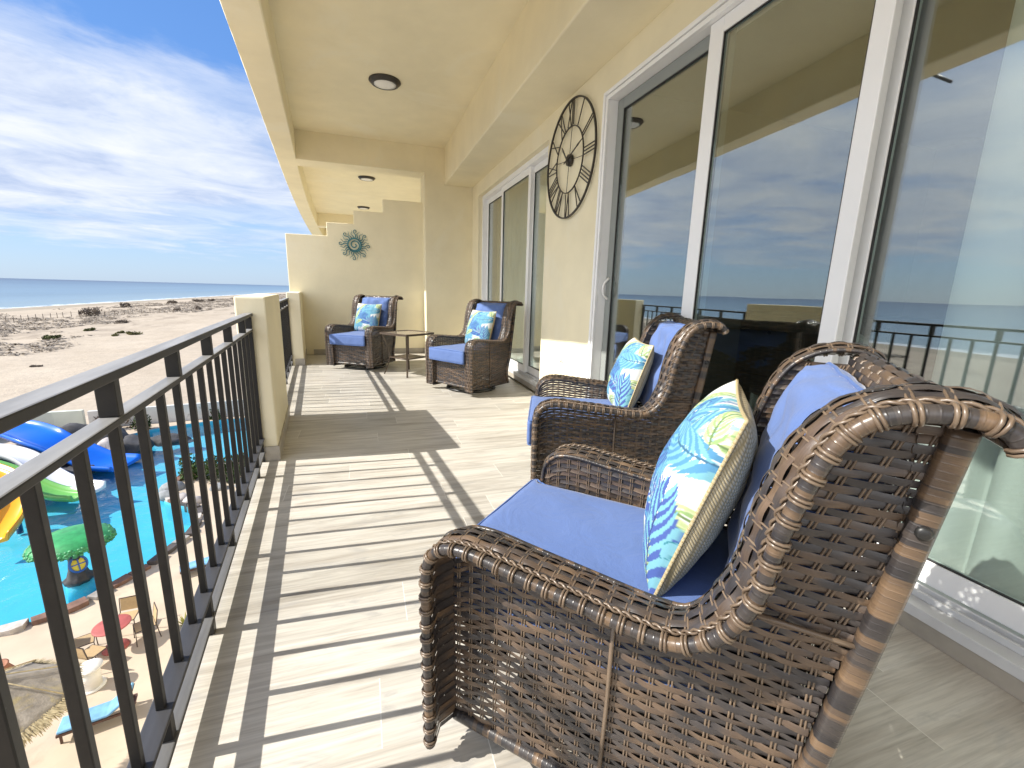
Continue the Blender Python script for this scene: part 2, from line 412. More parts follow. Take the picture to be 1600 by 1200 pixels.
# ================================================================== BUILDING
WX = 1.74                       # face of the house wall
def rail_x(y): return -0.665 - 0.095 * (y - 2.98)
def beam_out(y): return -0.827 - 0.0795 * (y - 3.7) + (0.0021 * (y - 7.5) ** 2 if y > 7.5 else 0)
def beam_in(y): return -0.566 - 0.0775 * (y - 3.6) + (0.0030 * (y - 7.5) ** 2 if y > 7.5 else 0)
# floor slab
fl = MB()
ys = [-4 + 0.5 * k for k in range(int(24 / 0.5) + 1)]
poly = [(WX - 0.002, -4.0), (WX - 0.002, 20.0)] + [(rail_x(y) - 0.01, y) for y in reversed(ys)]
fl.prism(poly, -0.025, 0.0)
struct(fl.build('balcony_floor', MAT['tile']))
bld = empty('building', (0, 0, 0)); tag(bld, 'cream plastered apartment building whose covered balcony this is, with beams, column and ceiling', 'building')
b = MB(); b.prism([(p[0] + (-0.03 if p[0] < 0 else 0), p[1]) for p in poly], -0.22, -0.0255); b.build('floor_slab', MAT['slab'], bld)
w = MB()
OP = [(-0.95, 3.18, 2.53), (4.27, 7.06, 2.54)]
ycur = -4.0
for (a, c, zt) in OP:
    w.box(WX, WX + 0.22, ycur, a, -0.02, 3.30); w.box(WX, WX + 0.22, a, c, zt, 3.30); ycur = c
w.box(WX, WX + 0.22, ycur, 20.0, -0.02, 3.30)
w.build('house_wall', MAT['plaster'], bld)
c = MB(); c.prism([(WX + 0.22, -4.0), (WX + 0.22, 20.0)] + [(beam_in(y) - 0.05, y) for y in reversed(ys)], 3.285, 3.55); c.build('ceiling', MAT['plaster'], bld)
b = MB(); b.box(1.28, WX + 0.04, -4.04, 7.54, 2.745, 3.33); b.build('wall_beam', MAT['plaster'], bld, bevel=0.012)
# outer edge beam with slightly uneven arris, follows the curved balcony edge
ob = MB(); yb = [-4 + 0.12 * k for k in range(int(24 / 0.12) + 1)]
n0 = 0
for i, y in enumerate(yb):
    j = 0.005 * (mnoise.noise(Vector((y * 3.1, 0, 0))) + 0.9 * mnoise.noise(Vector((y * 11, 2, 0))))
    xo, xi = beam_out(y) + j * 0.8, beam_in(y) + j * 0.25
    for (x, z) in ((xo, 3.55), (xo - j, 2.91 + 0.02), (xo + 0.012, 2.90), (xi - 0.01, 2.895), (xi, 2.905), (xi, 3.284)): ob.v.append(Vector((x, y, z)))
    if i:
        for k in range(5):
            p = (i - 1) * 6 + k; ob.face((p, p + 1, p + 7, p + 6), None, False)
ob.build('edge_beam', MAT['plaster'], bld)
b = MB(); b.tube([Vector((beam_out(2.75) + 0.05, 2.75, 2.925)), Vector((beam_out(2.75) - 0.24, 2.75, 2.905))], 0.013, 8); b.build('drain_spout', MAT['black_metal'], bld)
b = MB(); b.box(beam_in(7.7) - 0.02, 0.985, 7.50, 7.90, 2.893, 3.33); b.build('cross_beam', MAT['plaster'], bld, bevel=0.010)
b = MB(); b.box(beam_in(15.4) - 0.02, WX + 0.03, 15.2, 15.6, 2.90, 3.33); b.build('cross_beam', MAT['plaster'], bld, bevel=0.010)
b = MB(); b.box(0.96, WX + 0.05, 7.503, 8.0, -0.03, 3.34); b.build('column', MAT['plaster'], bld, bevel=0.012)
b = MB(); b.box(0.951, WX - 0.002, 7.493, 7.5015, 0.001, 0.085); b.box(0.951, 0.9595, 7.5016, 7.775, 0.001, 0.085); b.build('skirting', MAT['skirting'], bld)
b = MB(); b.box(WX - 0.012, WX, 3.20, 4.27, 0.001, 0.085); b.build('skirting', MAT['skirting'], bld)
b = MB(); b.box(WX - 0.012, WX, 7.07, 7.49, 0.001, 0.085); b.build('skirting', MAT['skirting'], bld)
b = MB(); b.box(WX, WX + 0.20, 19.0, 20.0, 0, 3.2); b.box(-1.6, WX - 0.003, 19.0, 19.2, 0.0, 3.28); b.build('end_wall', MAT['plaster'], bld)
# dark room behind the doors
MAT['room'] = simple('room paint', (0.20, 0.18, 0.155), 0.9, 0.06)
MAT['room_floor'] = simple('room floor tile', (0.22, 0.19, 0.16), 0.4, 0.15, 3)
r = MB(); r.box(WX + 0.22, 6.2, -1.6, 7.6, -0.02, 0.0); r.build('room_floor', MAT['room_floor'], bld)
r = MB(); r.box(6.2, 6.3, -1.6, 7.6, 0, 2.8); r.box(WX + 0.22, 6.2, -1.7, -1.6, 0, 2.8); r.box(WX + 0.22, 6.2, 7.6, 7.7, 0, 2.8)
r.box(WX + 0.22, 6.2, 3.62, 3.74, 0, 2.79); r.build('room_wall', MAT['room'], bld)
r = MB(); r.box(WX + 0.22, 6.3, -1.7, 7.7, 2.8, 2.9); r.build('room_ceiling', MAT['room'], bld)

# stepped privacy wall
pt = empty('partition_wall', (-0.1, 7.78, 0)); tag(pt, 'cream privacy wall with a stepped top at the far end of the balcony', 'wall')
pm = MB()
prof = [(-1.13, 0.0), (0.985, 0.0), (0.985, 2.50), (0.33, 2.50), (0.33, 2.295), (-0.127, 2.295), (-0.127, 2.09), (-0.536, 2.09), (-0.536, 1.885), (-1.13, 1.885)]
n = len(prof)
for y in (0.0, 0.15):
    for (x, z) in prof: pm.v.append(Vector((x + 0.1, y, z)))
pm.face(list(range(n)), None, False); pm.face(list(range(2 * n - 1, n - 1, -1)), None, False)
for i in range(n):
    j = (i + 1) % n; pm.face((j, i, n + i, n + j), None, False)
pm.build('wall_body', MAT['plaster'], pt, bevel=0.008)
s_ = MB(); s_.box(-0.735, 1.05, -0.010, -0.0005, 0.001, 0.085); s_.build('skirting', MAT['skirting'], pt)

def parapet(y0, y1, h, label, xr0, xr1, wd, back=True):
    o = empty('parapet_wall', (0, 0, 0)); tag(o, label, 'wall', 'short parapet walls between the railings')
    m = MB(); m.prism([(xr0 - wd, y0), (xr0, y0), (xr1, y1), (xr1 - wd, y1)], -0.03, h); m.build('wall_body', MAT['plaster'], o, bevel=0.010)
    k = MB(); g = 0.009
    k.prism([(xr0 - wd + 0.05, y0 - g), (xr0 + g, y0 - g), (xr0 + g, y0 - 0.0005), (xr0 - wd + 0.05, y0 - 0.0005)], 0.001, 0.095)
    k.prism([(xr0 + 0.0005, y0), (xr0 + g, y0), (xr1 + g, y1), (xr1 + 0.0005, y1)], 0.001, 0.095)
    k.build('skirting', MAT['skirting'], o); return o
parapet(2.98, 4.05, 1.03, 'nearer short cream parapet wall at the end of the first railing', -0.568, -0.668, 0.165)
parapet(6.72, 7.775, 1.01, 'farther short cream parapet wall joining the stepped privacy wall', -0.855, -0.955, 0.165)

# ------------------------------------------------------------------ railings
def railing(y0, y1, label, ystart):
    o = empty('railing', (rail_x(y0), y0, 0)); tag(o, label, 'railing', 'black balcony railings')
    L = math.hypot(rail_x(y1) - rail_x(y0), y1 - y0); o.rotation_euler = (0, 0, math.atan2(-(rail_x(y1) - rail_x(y0)), (y1 - y0)))
    kY = math.sqrt(1 + 0.095 ** 2)
    for (nm, z0, z1, hw) in (('top_rail', 0.915, 0.935, 0.023), ('upper_rail', 0.827, 0.842, 0.0185), ('lower_rail', 0.142, 0.152, 0.0245), ('bottom_rail', 0.054, 0.066, 0.0215)):
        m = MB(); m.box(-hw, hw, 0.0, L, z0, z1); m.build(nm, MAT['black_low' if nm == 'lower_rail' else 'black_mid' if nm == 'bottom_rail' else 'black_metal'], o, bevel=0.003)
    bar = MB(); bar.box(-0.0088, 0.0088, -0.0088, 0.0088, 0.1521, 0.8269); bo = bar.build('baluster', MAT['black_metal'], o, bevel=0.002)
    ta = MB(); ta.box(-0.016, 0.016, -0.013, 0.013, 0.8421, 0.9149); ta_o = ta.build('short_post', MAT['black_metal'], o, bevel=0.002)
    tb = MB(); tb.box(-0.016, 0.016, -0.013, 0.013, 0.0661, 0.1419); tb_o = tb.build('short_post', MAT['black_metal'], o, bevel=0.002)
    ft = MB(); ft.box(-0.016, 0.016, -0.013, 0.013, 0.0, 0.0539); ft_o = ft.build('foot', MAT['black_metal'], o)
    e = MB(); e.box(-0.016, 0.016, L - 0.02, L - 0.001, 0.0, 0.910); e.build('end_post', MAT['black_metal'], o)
    y = ystart; i = 0
    while y < y1 - 0.04:
        s = (y - y0) * kY
        q = bo if i == 0 else bo.copy()
        if i: COL.objects.link(q)
        q.location = (0, s, 0)
        if i % 3 == 0:
            for src, every in ((ta_o, 3), (tb_o, 3), (ft_o, 9)):
                if i % every: continue
                q = src if i == 0 else src.copy()
                if i: COL.objects.link(q)
                q.location = (0, s, 0)
        y += 0.1405; i += 1
    return o
railing(-3.9, 2.978, 'near black steel railing with flat top rails, above the pool', 1.865 - 0.1405 * 39)
railing(4.052, 6.718, 'far black steel railing between the two cream parapet walls', 4.16)

# ------------------------------------------------------------------ sliding doors
def pane(o, y0, y1, z0, z1, x, mat=None):
    m = MB(); m.box(x - 0.004, x + 0.004, y0, y1, z0, z1); return m.build('glass_pane', mat or MAT['glass'], o)
def sash(o, y0, y1, z0, z1, x, st=0.072, br=0.085, mat='white_alu', left=None, right=None):
    m = MB(); d = 0.02; left = left or st; right = right or st
    m.box(x - d, x + d, y0, y0 + right, z0, z1); m.box(x - d, x + d, y1 - left, y1, z0, z1)
    m.box(x - d, x + d, y0 + right, y1 - left, z0, z0 + br); m.box(x - d, x + d, y0 + right, y1 - left, z1 - st, z1)
    s = m.build('sash', MAT[mat], o, bevel=0.004)
    pane(s, y0 + right + 0.0005, y1 - left - 0.0005, z0 + br + 0.0005, z1 - st - 0.0005, x)
    g = MB(); q = 0.006
    a0, a1, c0, c1 = y0 + right, y1 - left, z0 + br, z1 - st
    for (ya, yb_, za, zb) in ((a0, a0 + q, c0, c1), (a1 - q, a1, c0, c1), (a0 + q, a1 - q, c0, c0 + q), (a0 + q, a1 - q, c1 - q, c1)):
        g.box(x - 0.014, x - 0.0045, ya + .0004, yb_ - .0004, za + .0004, zb - .0004)
    g.build('gasket', MAT['rubber'], s); return s
d1 = empty('sliding_door', (1.78, 1.1, 0)); tag(d1, 'large white framed sliding glass door beside the two near wicker chairs', 'door', 'sliding glass doors')
def shift(o, par):
    o.location = -Vector(par.location); return o
def frame_parts(par, y0, y1, zt, x0, x1, prof=True):
    m = MB(); wv = 0.055
    m.box(x0, x1, y1 - wv, y1 - 0.0005, 0.101, zt - 0.001); m.box(x0, x1, y0 + 0.0005, y0 + wv, 0.101, zt - 0.001); m.box(x0, x1, y0 + wv, y1 - wv, zt - wv, zt - 0.001)
    if prof:   # stepped outer casing lapping over the plaster
        for (g, xx, ww) in ((0.0, WX - 0.028, 0.024), (0.030, WX - 0.020, 0.026)):
            m.box(xx, x0 - 0.0005, y1 - ww - g, y1 - g, 0.102, zt + 0.0 - g); m.box(xx, x0 - 0.0005, y0 + g, y0 + ww + g, 0.102, zt - g)
            m.box(xx, x0 - 0.0005, y0 + ww + g, y1 - ww - g, zt - ww - g, zt - g)
    shift(m.build('frame', MAT['white_alu'], par, bevel=0.003), par)
    s = MB(); s.box(x0 - 0.03, x1, y0 + 0.001, y1 - 0.001, 0.062, 0.100); s.box(x0 + 0.03, x0 + 0.042, y0 + wv, y1 - wv, 0.1005, 0.125); s.box(x0 + 0.075, x0 + 0.087, y0 + wv, y1 - wv, 0.1005, 0.125)
    shift(s.build('sill_track', MAT['track_alu'], par, bevel=0.003), par)
    k = MB(); k.box(x0 - 0.022, x1 - 0.001, y0 + 0.002, y1 - 0.002, 0.0012, 0.0615); shift(k.build('sill_curb', MAT['skirting'], par), par)
frame_parts(d1, -0.95, 3.18, 2.53, 1.742, 1.93)
for (a, c_, x, mt, lf) in ((2.06, 3.12, 1.825, 'shaded_alu', 0.075), (1.235, 2.152, 1.775, 'white_alu', 0.095), (0.36, 1.30, 1.858, 'white_alu', None), (-0.88, 0.43, 1.80, 'white_alu', None)):
    shift(sash(d1, a, c_, 0.127, 2.472, x, mat=mt, left=lf), d1)
h = MB(); h.tube(catmull([(1.805, 3.08, 1.06), (1.765, 3.08, 1.10), (1.765, 3.08, 1.17), (1.805, 3.08, 1.22)], 5), 0.010, 8); shift(h.build('handle', MAT['white_plastic'], d1), d1)
d2 = empty('sliding_door', (1.82, 5.6, 0)); tag(d2, 'farther white framed sliding glass door behind the far right wicker chair, with pale curtains', 'door', 'sliding glass doors')
frame_parts(d2, 4.27, 7.06, 2.54, 1.80, 1.95, prof=False)
for (a, c_, x) in ((6.02, 7.00, 1.885), (4.97, 6.10, 1.845), (4.33, 5.03, 1.885)):
    shift(sash(d2, a, c_, 0.127, 2.483, x), d2)

def curtain(y0, y1, x, zt, label, waves, amp=0.05, open_bottom=0.05, grp='sheer curtains inside the doors'):
    m = MB(); ny = int(waves * 14); nz = 14
    for i in range(ny + 1):
        u = i / ny
        for k in range(nz + 1):
            q = k / nz; z = open_bottom + (zt - open_bottom) * q
            a = amp * (1.1 - 0.35 * q) * (0.75 + 0.45 * math.sin(u * 17.0 + 1.0))
            ph = u * waves * 2 * PI + 0.5 * math.sin(u * 9.0 + q * 0.8)
            m.v.append(Vector((x + a * math.sin(ph) + 0.012 * math.sin(7 * u + 3 * q), y0 + (y1 - y0) * u + 0.3 * a * math.cos(ph), z)))
    for i in range(ny):
        for k in range(nz):
            p = i * (nz + 1) + k; m.face((p, p + nz + 1, p + nz + 2, p + 1))
    o = m.build('curtain', MAT['sheer'])
    return tag(o, label, 'curtain', grp)
curtain(-0.6, 1.06, 2.07, 2.62, 'sheer white curtain gathered at the right behind the near glass door', 7, 0.095, 0.03)
curtain(4.2, 7.2, 2.10, 2.62, 'sheer white curtain drawn behind the farther glass door', 16, 0.035, 0.03)
# inside furniture, dim behind the glass
MAT['dark_wood'] = simple('dark dresser wood', (0.035, 0.028, 0.024), 0.45, 0.2, 10)
MAT['mint'] = simple('pale chair paint', (0.45, 0.47, 0.43), 0.5, 0.05)
dr = empty('dresser', (3.9, 2.9, 0)); tag(dr, 'dark wooden dresser standing in the room behind the near glass door', 'dresser')
m = MB(); m.box(-0.25, 0.3, -0.75, 0.65, 0.08, 0.94); m.box(-0.29, 0.32, -0.79, 0.69, 0.9405, 0.975); m.box(-0.2, 0.25, -0.7, 0.6, 0, 0.0795); m.build('body', MAT['dark_wood'], dr, bevel=0.006)
for i in range(2):
    for k in range(3):
        m = MB(); y0 = -0.71 + i * 0.67; m.box(-0.268, -0.2505, y0, y0 + 0.63, 0.12 + k * 0.27, 0.36 + k * 0.27); dd = m.build('drawer', MAT['dark_wood'], dr, bevel=0.004)
        m = MB(); m.lathe([(0.0, 0), (0.012, 0), (0.018, 0.02), (0.0, 0.028)], seg=12); m.xform(Matrix.Translation((-0.2685, y0 + 0.315, 0.24 + k * 0.27)) @ Matrix.Rotation(-PI / 2, 4, 'Y')); m.build('knob', MAT['steel_base'], dd)
ic = empty('dining_chair', (2.75, 2.12, 0), math.radians(70)); tag(ic, 'pale chair with a curved back standing inside behind the near glass door', 'chair')
m = MB(); m.box(-0.21, 0.21, -0.2, 0.22, 0.43, 0.47); m.build('seat', MAT['dark_wood'], ic, bevel=0.012)
m = MB(); m.sweep(catmull([(-0.2, -0.21, 0.45), (-0.2, -0.23, 0.75), (-0.12, -0.25, 0.86), (0.12, -0.25, 0.86), (0.2, -0.23, 0.75), (0.2, -0.21, 0.45)], 6), [(-0.03, -0.012), (0.03, -0.012), (0.03, 0.012), (-0.03, 0.012)], smooth=False); m.build('backrest', MAT['mint'], ic)
for (x, y) in ((-.18, -.18), (.18, -.18), (-.18, .19), (.18, .19)):
    m = MB(); m.box(x - .018, x + .018, y - .018, y + .018, 0, 0.4295); m.build('leg', MAT['mint'], ic)

# ------------------------------------------------------------------ lamps, clock, wall sun, outlet
def lamp(x, y, label):
    o = empty('ceiling_lamp', (x, y, 3.2845)); tag(o, label, 'lamp', 'round ceiling lamps')
    m = MB(); m.lathe([(0.0, 0), (0.165, 0), (0.168, -0.012), (0.150, -0.018), (0.146, -0.034), (0.128, -0.042), (0.118, -0.042), (0.116, -0.030), (0.0, -0.030)][::-1], seg=48, cap=False); m.build('rim', MAT['lamp_rim'], o)
    m = MB(); m.lathe([(0.0, -0.0305), (0.115, -0.0305), (0.115, -0.040), (0.08, -0.045), (0.0, -0.047)][::-1], seg=48, cap=False); m.build('diffuser', MAT['lamp_glass'], o)
lamp(0.295, 5.46, 'nearest round ceiling lamp with a dark rim, in front of the cross beam')
lamp(0.127, 10.0, 'middle round ceiling lamp, just beyond the cross beam')
lamp(0.057, 13.55, 'farthest small round ceiling lamp, seen over the stepped wall')

ck = empty('wall_clock', (1.715, 3.725, 2.217)); tag(ck, 'large openwork iron wall clock with roman numerals between the two doors', 'clock')
CR = 0.477
# local: seen from the balcony (looking +X): right hand = -Y, up = +Z
def cp(r, a, d=0.0):  # a clockwise from 12
    return Vector((d, -r * math.sin(a), r * math.cos(a)))
m = MB(); pr = [(-0.006, -0.008), (0.006, -0.008), (0.006, 0.008), (-0.006, 0.008)]
m.sweep([cp(CR - 0.01, 2 * PI * k / 96) for k in range(96)], pr, closed=True, up=Vector((1, 0, 0)), smooth=False); m.build('outer_ring', MAT['clock_iron'], ck)
m = MB(); m.sweep([cp(0.262, 2 * PI * k / 72) for k in range(72)], [(a * .65, b_ * .65) for a, b_ in pr], closed=True, up=Vector((1, 0, 0)), smooth=False); m.build('inner_ring', MAT['clock_iron'], ck)
NUM = ['XII', 'I', 'II', 'III', 'IIII', 'V', 'VI', 'VII', 'VIII', 'IX', 'X', 'XI']
Wd = {'I': 0.026, 'V': 0.075, 'X': 0.075}
for h_, txt in enumerate(NUM):
    a = 2 * PI * h_ / 12; R0, R1 = 0.268, 0.458; tot = sum(Wd[c_] for c_ in txt); x = -tot / 2
    m = MB()
    def bar(xa, ra, xb, rb):
        rm = 0.36
        def P(xx, rr): return cp(rr, a) + Vector((0, -xx * math.cos(a), -xx * math.sin(a)))
        m.sweep([P(xa, ra), P(xb, rb)], [(-0.0035, -0.0035), (0.0035, -0.0035), (0.0035, 0.0035), (-0.0035, 0.0035)], up=Vector((1, 0, 0)), smooth=False)
    for c_ in txt:
        wd = Wd[c_]; xc = x + wd / 2
        if c_ == 'I': bar(xc, R0, xc, R1)
        elif c_ == 'V': bar(xc - 0.032, R1, xc, R0); bar(xc + 0.032, R1, xc, R0)
        else: bar(xc - 0.032, R1, xc + 0.032, R0); bar(xc + 0.032, R1, xc - 0.032, R0)
        x += wd
    m.build('numeral', MAT['clock_iron'], ck)
m = MB(); m.lathe([(0.0, 0.016), (0.045, 0.014), (0.048, 0.0), (0.048, -0.016), (0.0, -0.017)][::-1], seg=32, cap=False); m.xform(Matrix.Rotation(-PI / 2, 4, 'Y')); m.build('hub', MAT['clock_iron'], ck)
def hand(a, r_, wd, nm, mat):
    m = MB(); pts = [(-0.06, wd), (r_ * .6, wd), (r_ * .7, wd * 1.6), (r_, 0.001)]
    ax = Vector((0, -math.sin(a), math.cos(a))); sx = Vector((0, -math.cos(a), -math.sin(a)))
    L_ = [ax * q + sx * w_ for q, w_ in pts] + [ax * q - sx * w_ for q, w_ in reversed(pts)]
    n = len(L_)
    for d in (-0.026, -0.022): m.v += [p + Vector((d, 0, 0)) for p in L_]
    m.face(list(range(n)), None, False); m.face(list(range(2 * n - 1, n - 1, -1)), None, False)
    for i in range(n): m.face((i, n + i, n + (i + 1) % n, (i + 1) % n), None, False)
    m.build(nm, mat, ck)
hand(math.radians(72), 0.30, 0.006, 'minute_hand', MAT['clock_iron']); hand(math.radians(318), 0.17, 0.007, 'hour_hand', MAT['clock_iron'])
m = MB()
for a in (0, 90, 180, 270): m.sweep([cp(0.05, math.radians(a + 6)), cp(0.262, math.radians(a + 6))], [(-0.002, -0.002), (0.002, -0.002), (0.002, 0.002), (-0.002, 0.002)], up=Vector((1, 0, 0)), smooth=False)
m.build('spoke', MAT['clock_iron'], ck)

so = empty('wall_ornament', (-0.129, 7.762, 1.765)); tag(so, 'teal metal sun ornament with curling rays on the stepped privacy wall', 'ornament')
def sp(r, a, d=0.0): return Vector((r * math.sin(a), d, r * math.cos(a)))
m = MB(); sp_pts = [sp(0.012 + 0.082 * (k / 60) ** 0.85, 0.6 + k / 60 * 2.6 * 2 * PI * 0.62) for k in range(61)]
m.sweep(sp_pts, [(-0.009, -0.004), (0.009, -0.004), (0.009, 0.004), (-0.009, 0.004)], up=Vector((0, 1, 0)), smooth=False)
m.sweep([sp(0.100, 2 * PI * k / 48) for k in range(48)], [(-0.010, -0.004), (0.010, -0.004), (0.010, 0.004), (-0.010, 0.004)], closed=True, up=Vector((0, 1, 0)), smooth=False)
m.build('spiral', MAT['teal'], so)
for k in range(24):
    a = 2 * PI * k / 24 + 0.06; m = MB(); pts = []
    if k % 3 == 0:
        for q in range(12):
            u = q / 11; pts.append(sp(0.105 + 0.105 * u, a + 0.10 * math.sin(u * 5)))
        c0 = pts[-1]; dr_ = (pts[-1] - pts[-2]).normalized(); sdv = Vector((dr_.z, 0, -dr_.x))
        for q in range(1, 12):
            th = q / 11 * 1.5 * PI; R_ = 0.024 * (1 - 0.45 * q / 11)
            pts.append(c0 + sdv * (0.024 - R_ * math.cos(th)) + dr_ * (R_ * math.sin(th)))
        sc_ = [1.2 - 0.5 * i / (len(pts) - 1) for i in range(len(pts))]
    else:
        for q in range(14):
            u = q / 13; pts.append(sp(0.105 + 0.12 * u, a + 0.11 * math.sin(u * 8.5) * (0.4 + 0.6 * (1 - u))))
        sc_ = [1.15 - 0.85 * i / 13 for i in range(14)]
    m.sweep(pts, [(-0.006, -0.003), (0.006, -0.003), (0.006, 0.003), (-0.006, 0.003)], up=Vector((0, 1, 0)), smooth=False, scale=sc_)
    m.build('ray', MAT['teal'], so)
ol = empty('wall_outlet', (WX - 0.0005, 3.735, 0.52)); tag(ol, 'white covered outlet low on the cream wall between the doors', 'outlet')
m = MB(); m.box(-0.008, 0, -0.037, 0.037, -0.06, 0.06); m.build('plate', MAT['white_plastic'], ol, bevel=0.003)
m = MB(); m.box(-0.022, -0.0085, -0.030, 0.030, -0.05, 0.05); m.build('cover', MAT['white_plastic'], ol, bevel=0.006)

# ================================================================== WICKER CHAIR
PROF = [(.352, .055), (.354, .18), (.357, .355), (.357, .485), (.348, .54), (.32, .572), (.284, .585), (.23, .587), (.154, .579), (.062, .570), (0, .564), (-.06, .558), (-.115, .556), (-.15, .560), (-.18, .577), (-.208, .606), (-.228, .641), (-.245, .69), (-.252, .74), (-.260, .79), (-.273, .841), (-.288, .892), (-.304, .928), (-.323, .952), (-.346, .967), (-.375, .975), (-.403, .977), (-.431, .974), (-.452, .963), (-.462, .948)]
PC = catmull([(u, 0, z) for u, z in PROF], 6)
PR, PLEN = resample(PC, 0.009)
S_DIP = min(range(len(PR)), key=lambda i: (PR[i] - Vector((-.150, 0, .560))).length) / (len(PR) - 1) * PLEN
POST = catmull([(-.345, 0, .05), (-.318, 0, .16), (-.335, 0, .26), (-.363, 0, .36), (-.386, 0, .52), (-.411, 0, .70), (-.428, 0, .834), (-.442, 0, .945)], 8)
def interp(P, z):
    for a, c in zip(P, P[1:]):
        if (a.z - z) * (c.z - z) <= 0 and abs(a.z - c.z) > 1e-9: return a.x + (c.x - a.x) * (z - a.z) / (c.z - a.z)
    return P[0].x if z < P[0].z else P[-1].x
WING = [p for p in PC if p.x < -0.15 and p.z >= 0.56 and p.x > -0.41]
ARM = [p for p in PC if p.x > -0.116 and p.z > 0.5]
def armtop(u):
    if u < -0.115: return 0.556
    best = 0.556
    for a, c in zip(ARM, ARM[1:]):
        if (a.x - u) * (c.x - u) <= 0 and abs(a.x - c.x) > 1e-9: best = max(best, a.z + (c.z - a.z) * (u - a.x) / (c.x - a.x))
    return best
def weave(mb, S, rows, span, w, amp, ds, row0=0.0, sub=4, th=0.0014):
    """rows: t values; span(t) -> (s0, s1); S(s,t) -> (point, normal, across)"""
    for i, t_ in enumerate(rows):
        s0, s1 = span(t_)
        if s1 - s0 < ds * 0.4: continue
        n = max(2, int(math.ceil((s1 - s0) / (ds / sub)))); b = len(mb.v); off = random.uniform(0, 40); rid = row0 + i * 3 + random.randint(0, 2)
        ww = w * random.uniform(0.93, 1.04); jit = random.uniform(-0.0006, 0.0006)
        for k in range(n + 1):
            s = s0 + (s1 - s0) * k / n
            p, nr, ac = S(s, t_)
            c = math.cos(PI * s / ds + PI * i)
            q = p + nr * (amp * c) + ac * jit
            tw = 0.0012 * math.sin(s * 23 + i * 1.7)
            mb.v.append(q - ac * (ww / 2) - nr * tw); mb.v.append(q + nr * th); mb.v.append(q + ac * (ww / 2) + nr * tw)
            if k:
                o = b + (k - 1) * 3; la, lb = off + s0 + (s1 - s0) * (k - 1) / n, off + s
                for e in (0, 1):
                    va, vb = rid + 0.45 * e, rid + 0.45 * (e + 1)
                    mb.face((o + e, o + e + 1, o + 4 + e, o + 3 + e), [(la, va), (la, vb), (lb, vb), (lb, va)])
def stakes(mb, S, s_list, tspan, r=0.0021, gap=0.0030, step=0.012, wob=0.0):
    for j, s in enumerate(s_list):
        t0, t1 = tspan(s)
        if t1 - t0 < 0.01: continue
        n = max(2, int((t1 - t0) / step))
        for sg in (-1, 1):
            path = []
            for k in range(n + 1):
                p, nr, ac = S(s + sg * gap, t0 + (t1 - t0) * k / n); path.append(p + nr * wob)
            mb.tube(path, r, 5, row=j * 2 + random.random() * 50, cap=False)
def frng(a, b, st):
    n = int((b - a) / st); return [a + st * k for k in range(n + 1)]

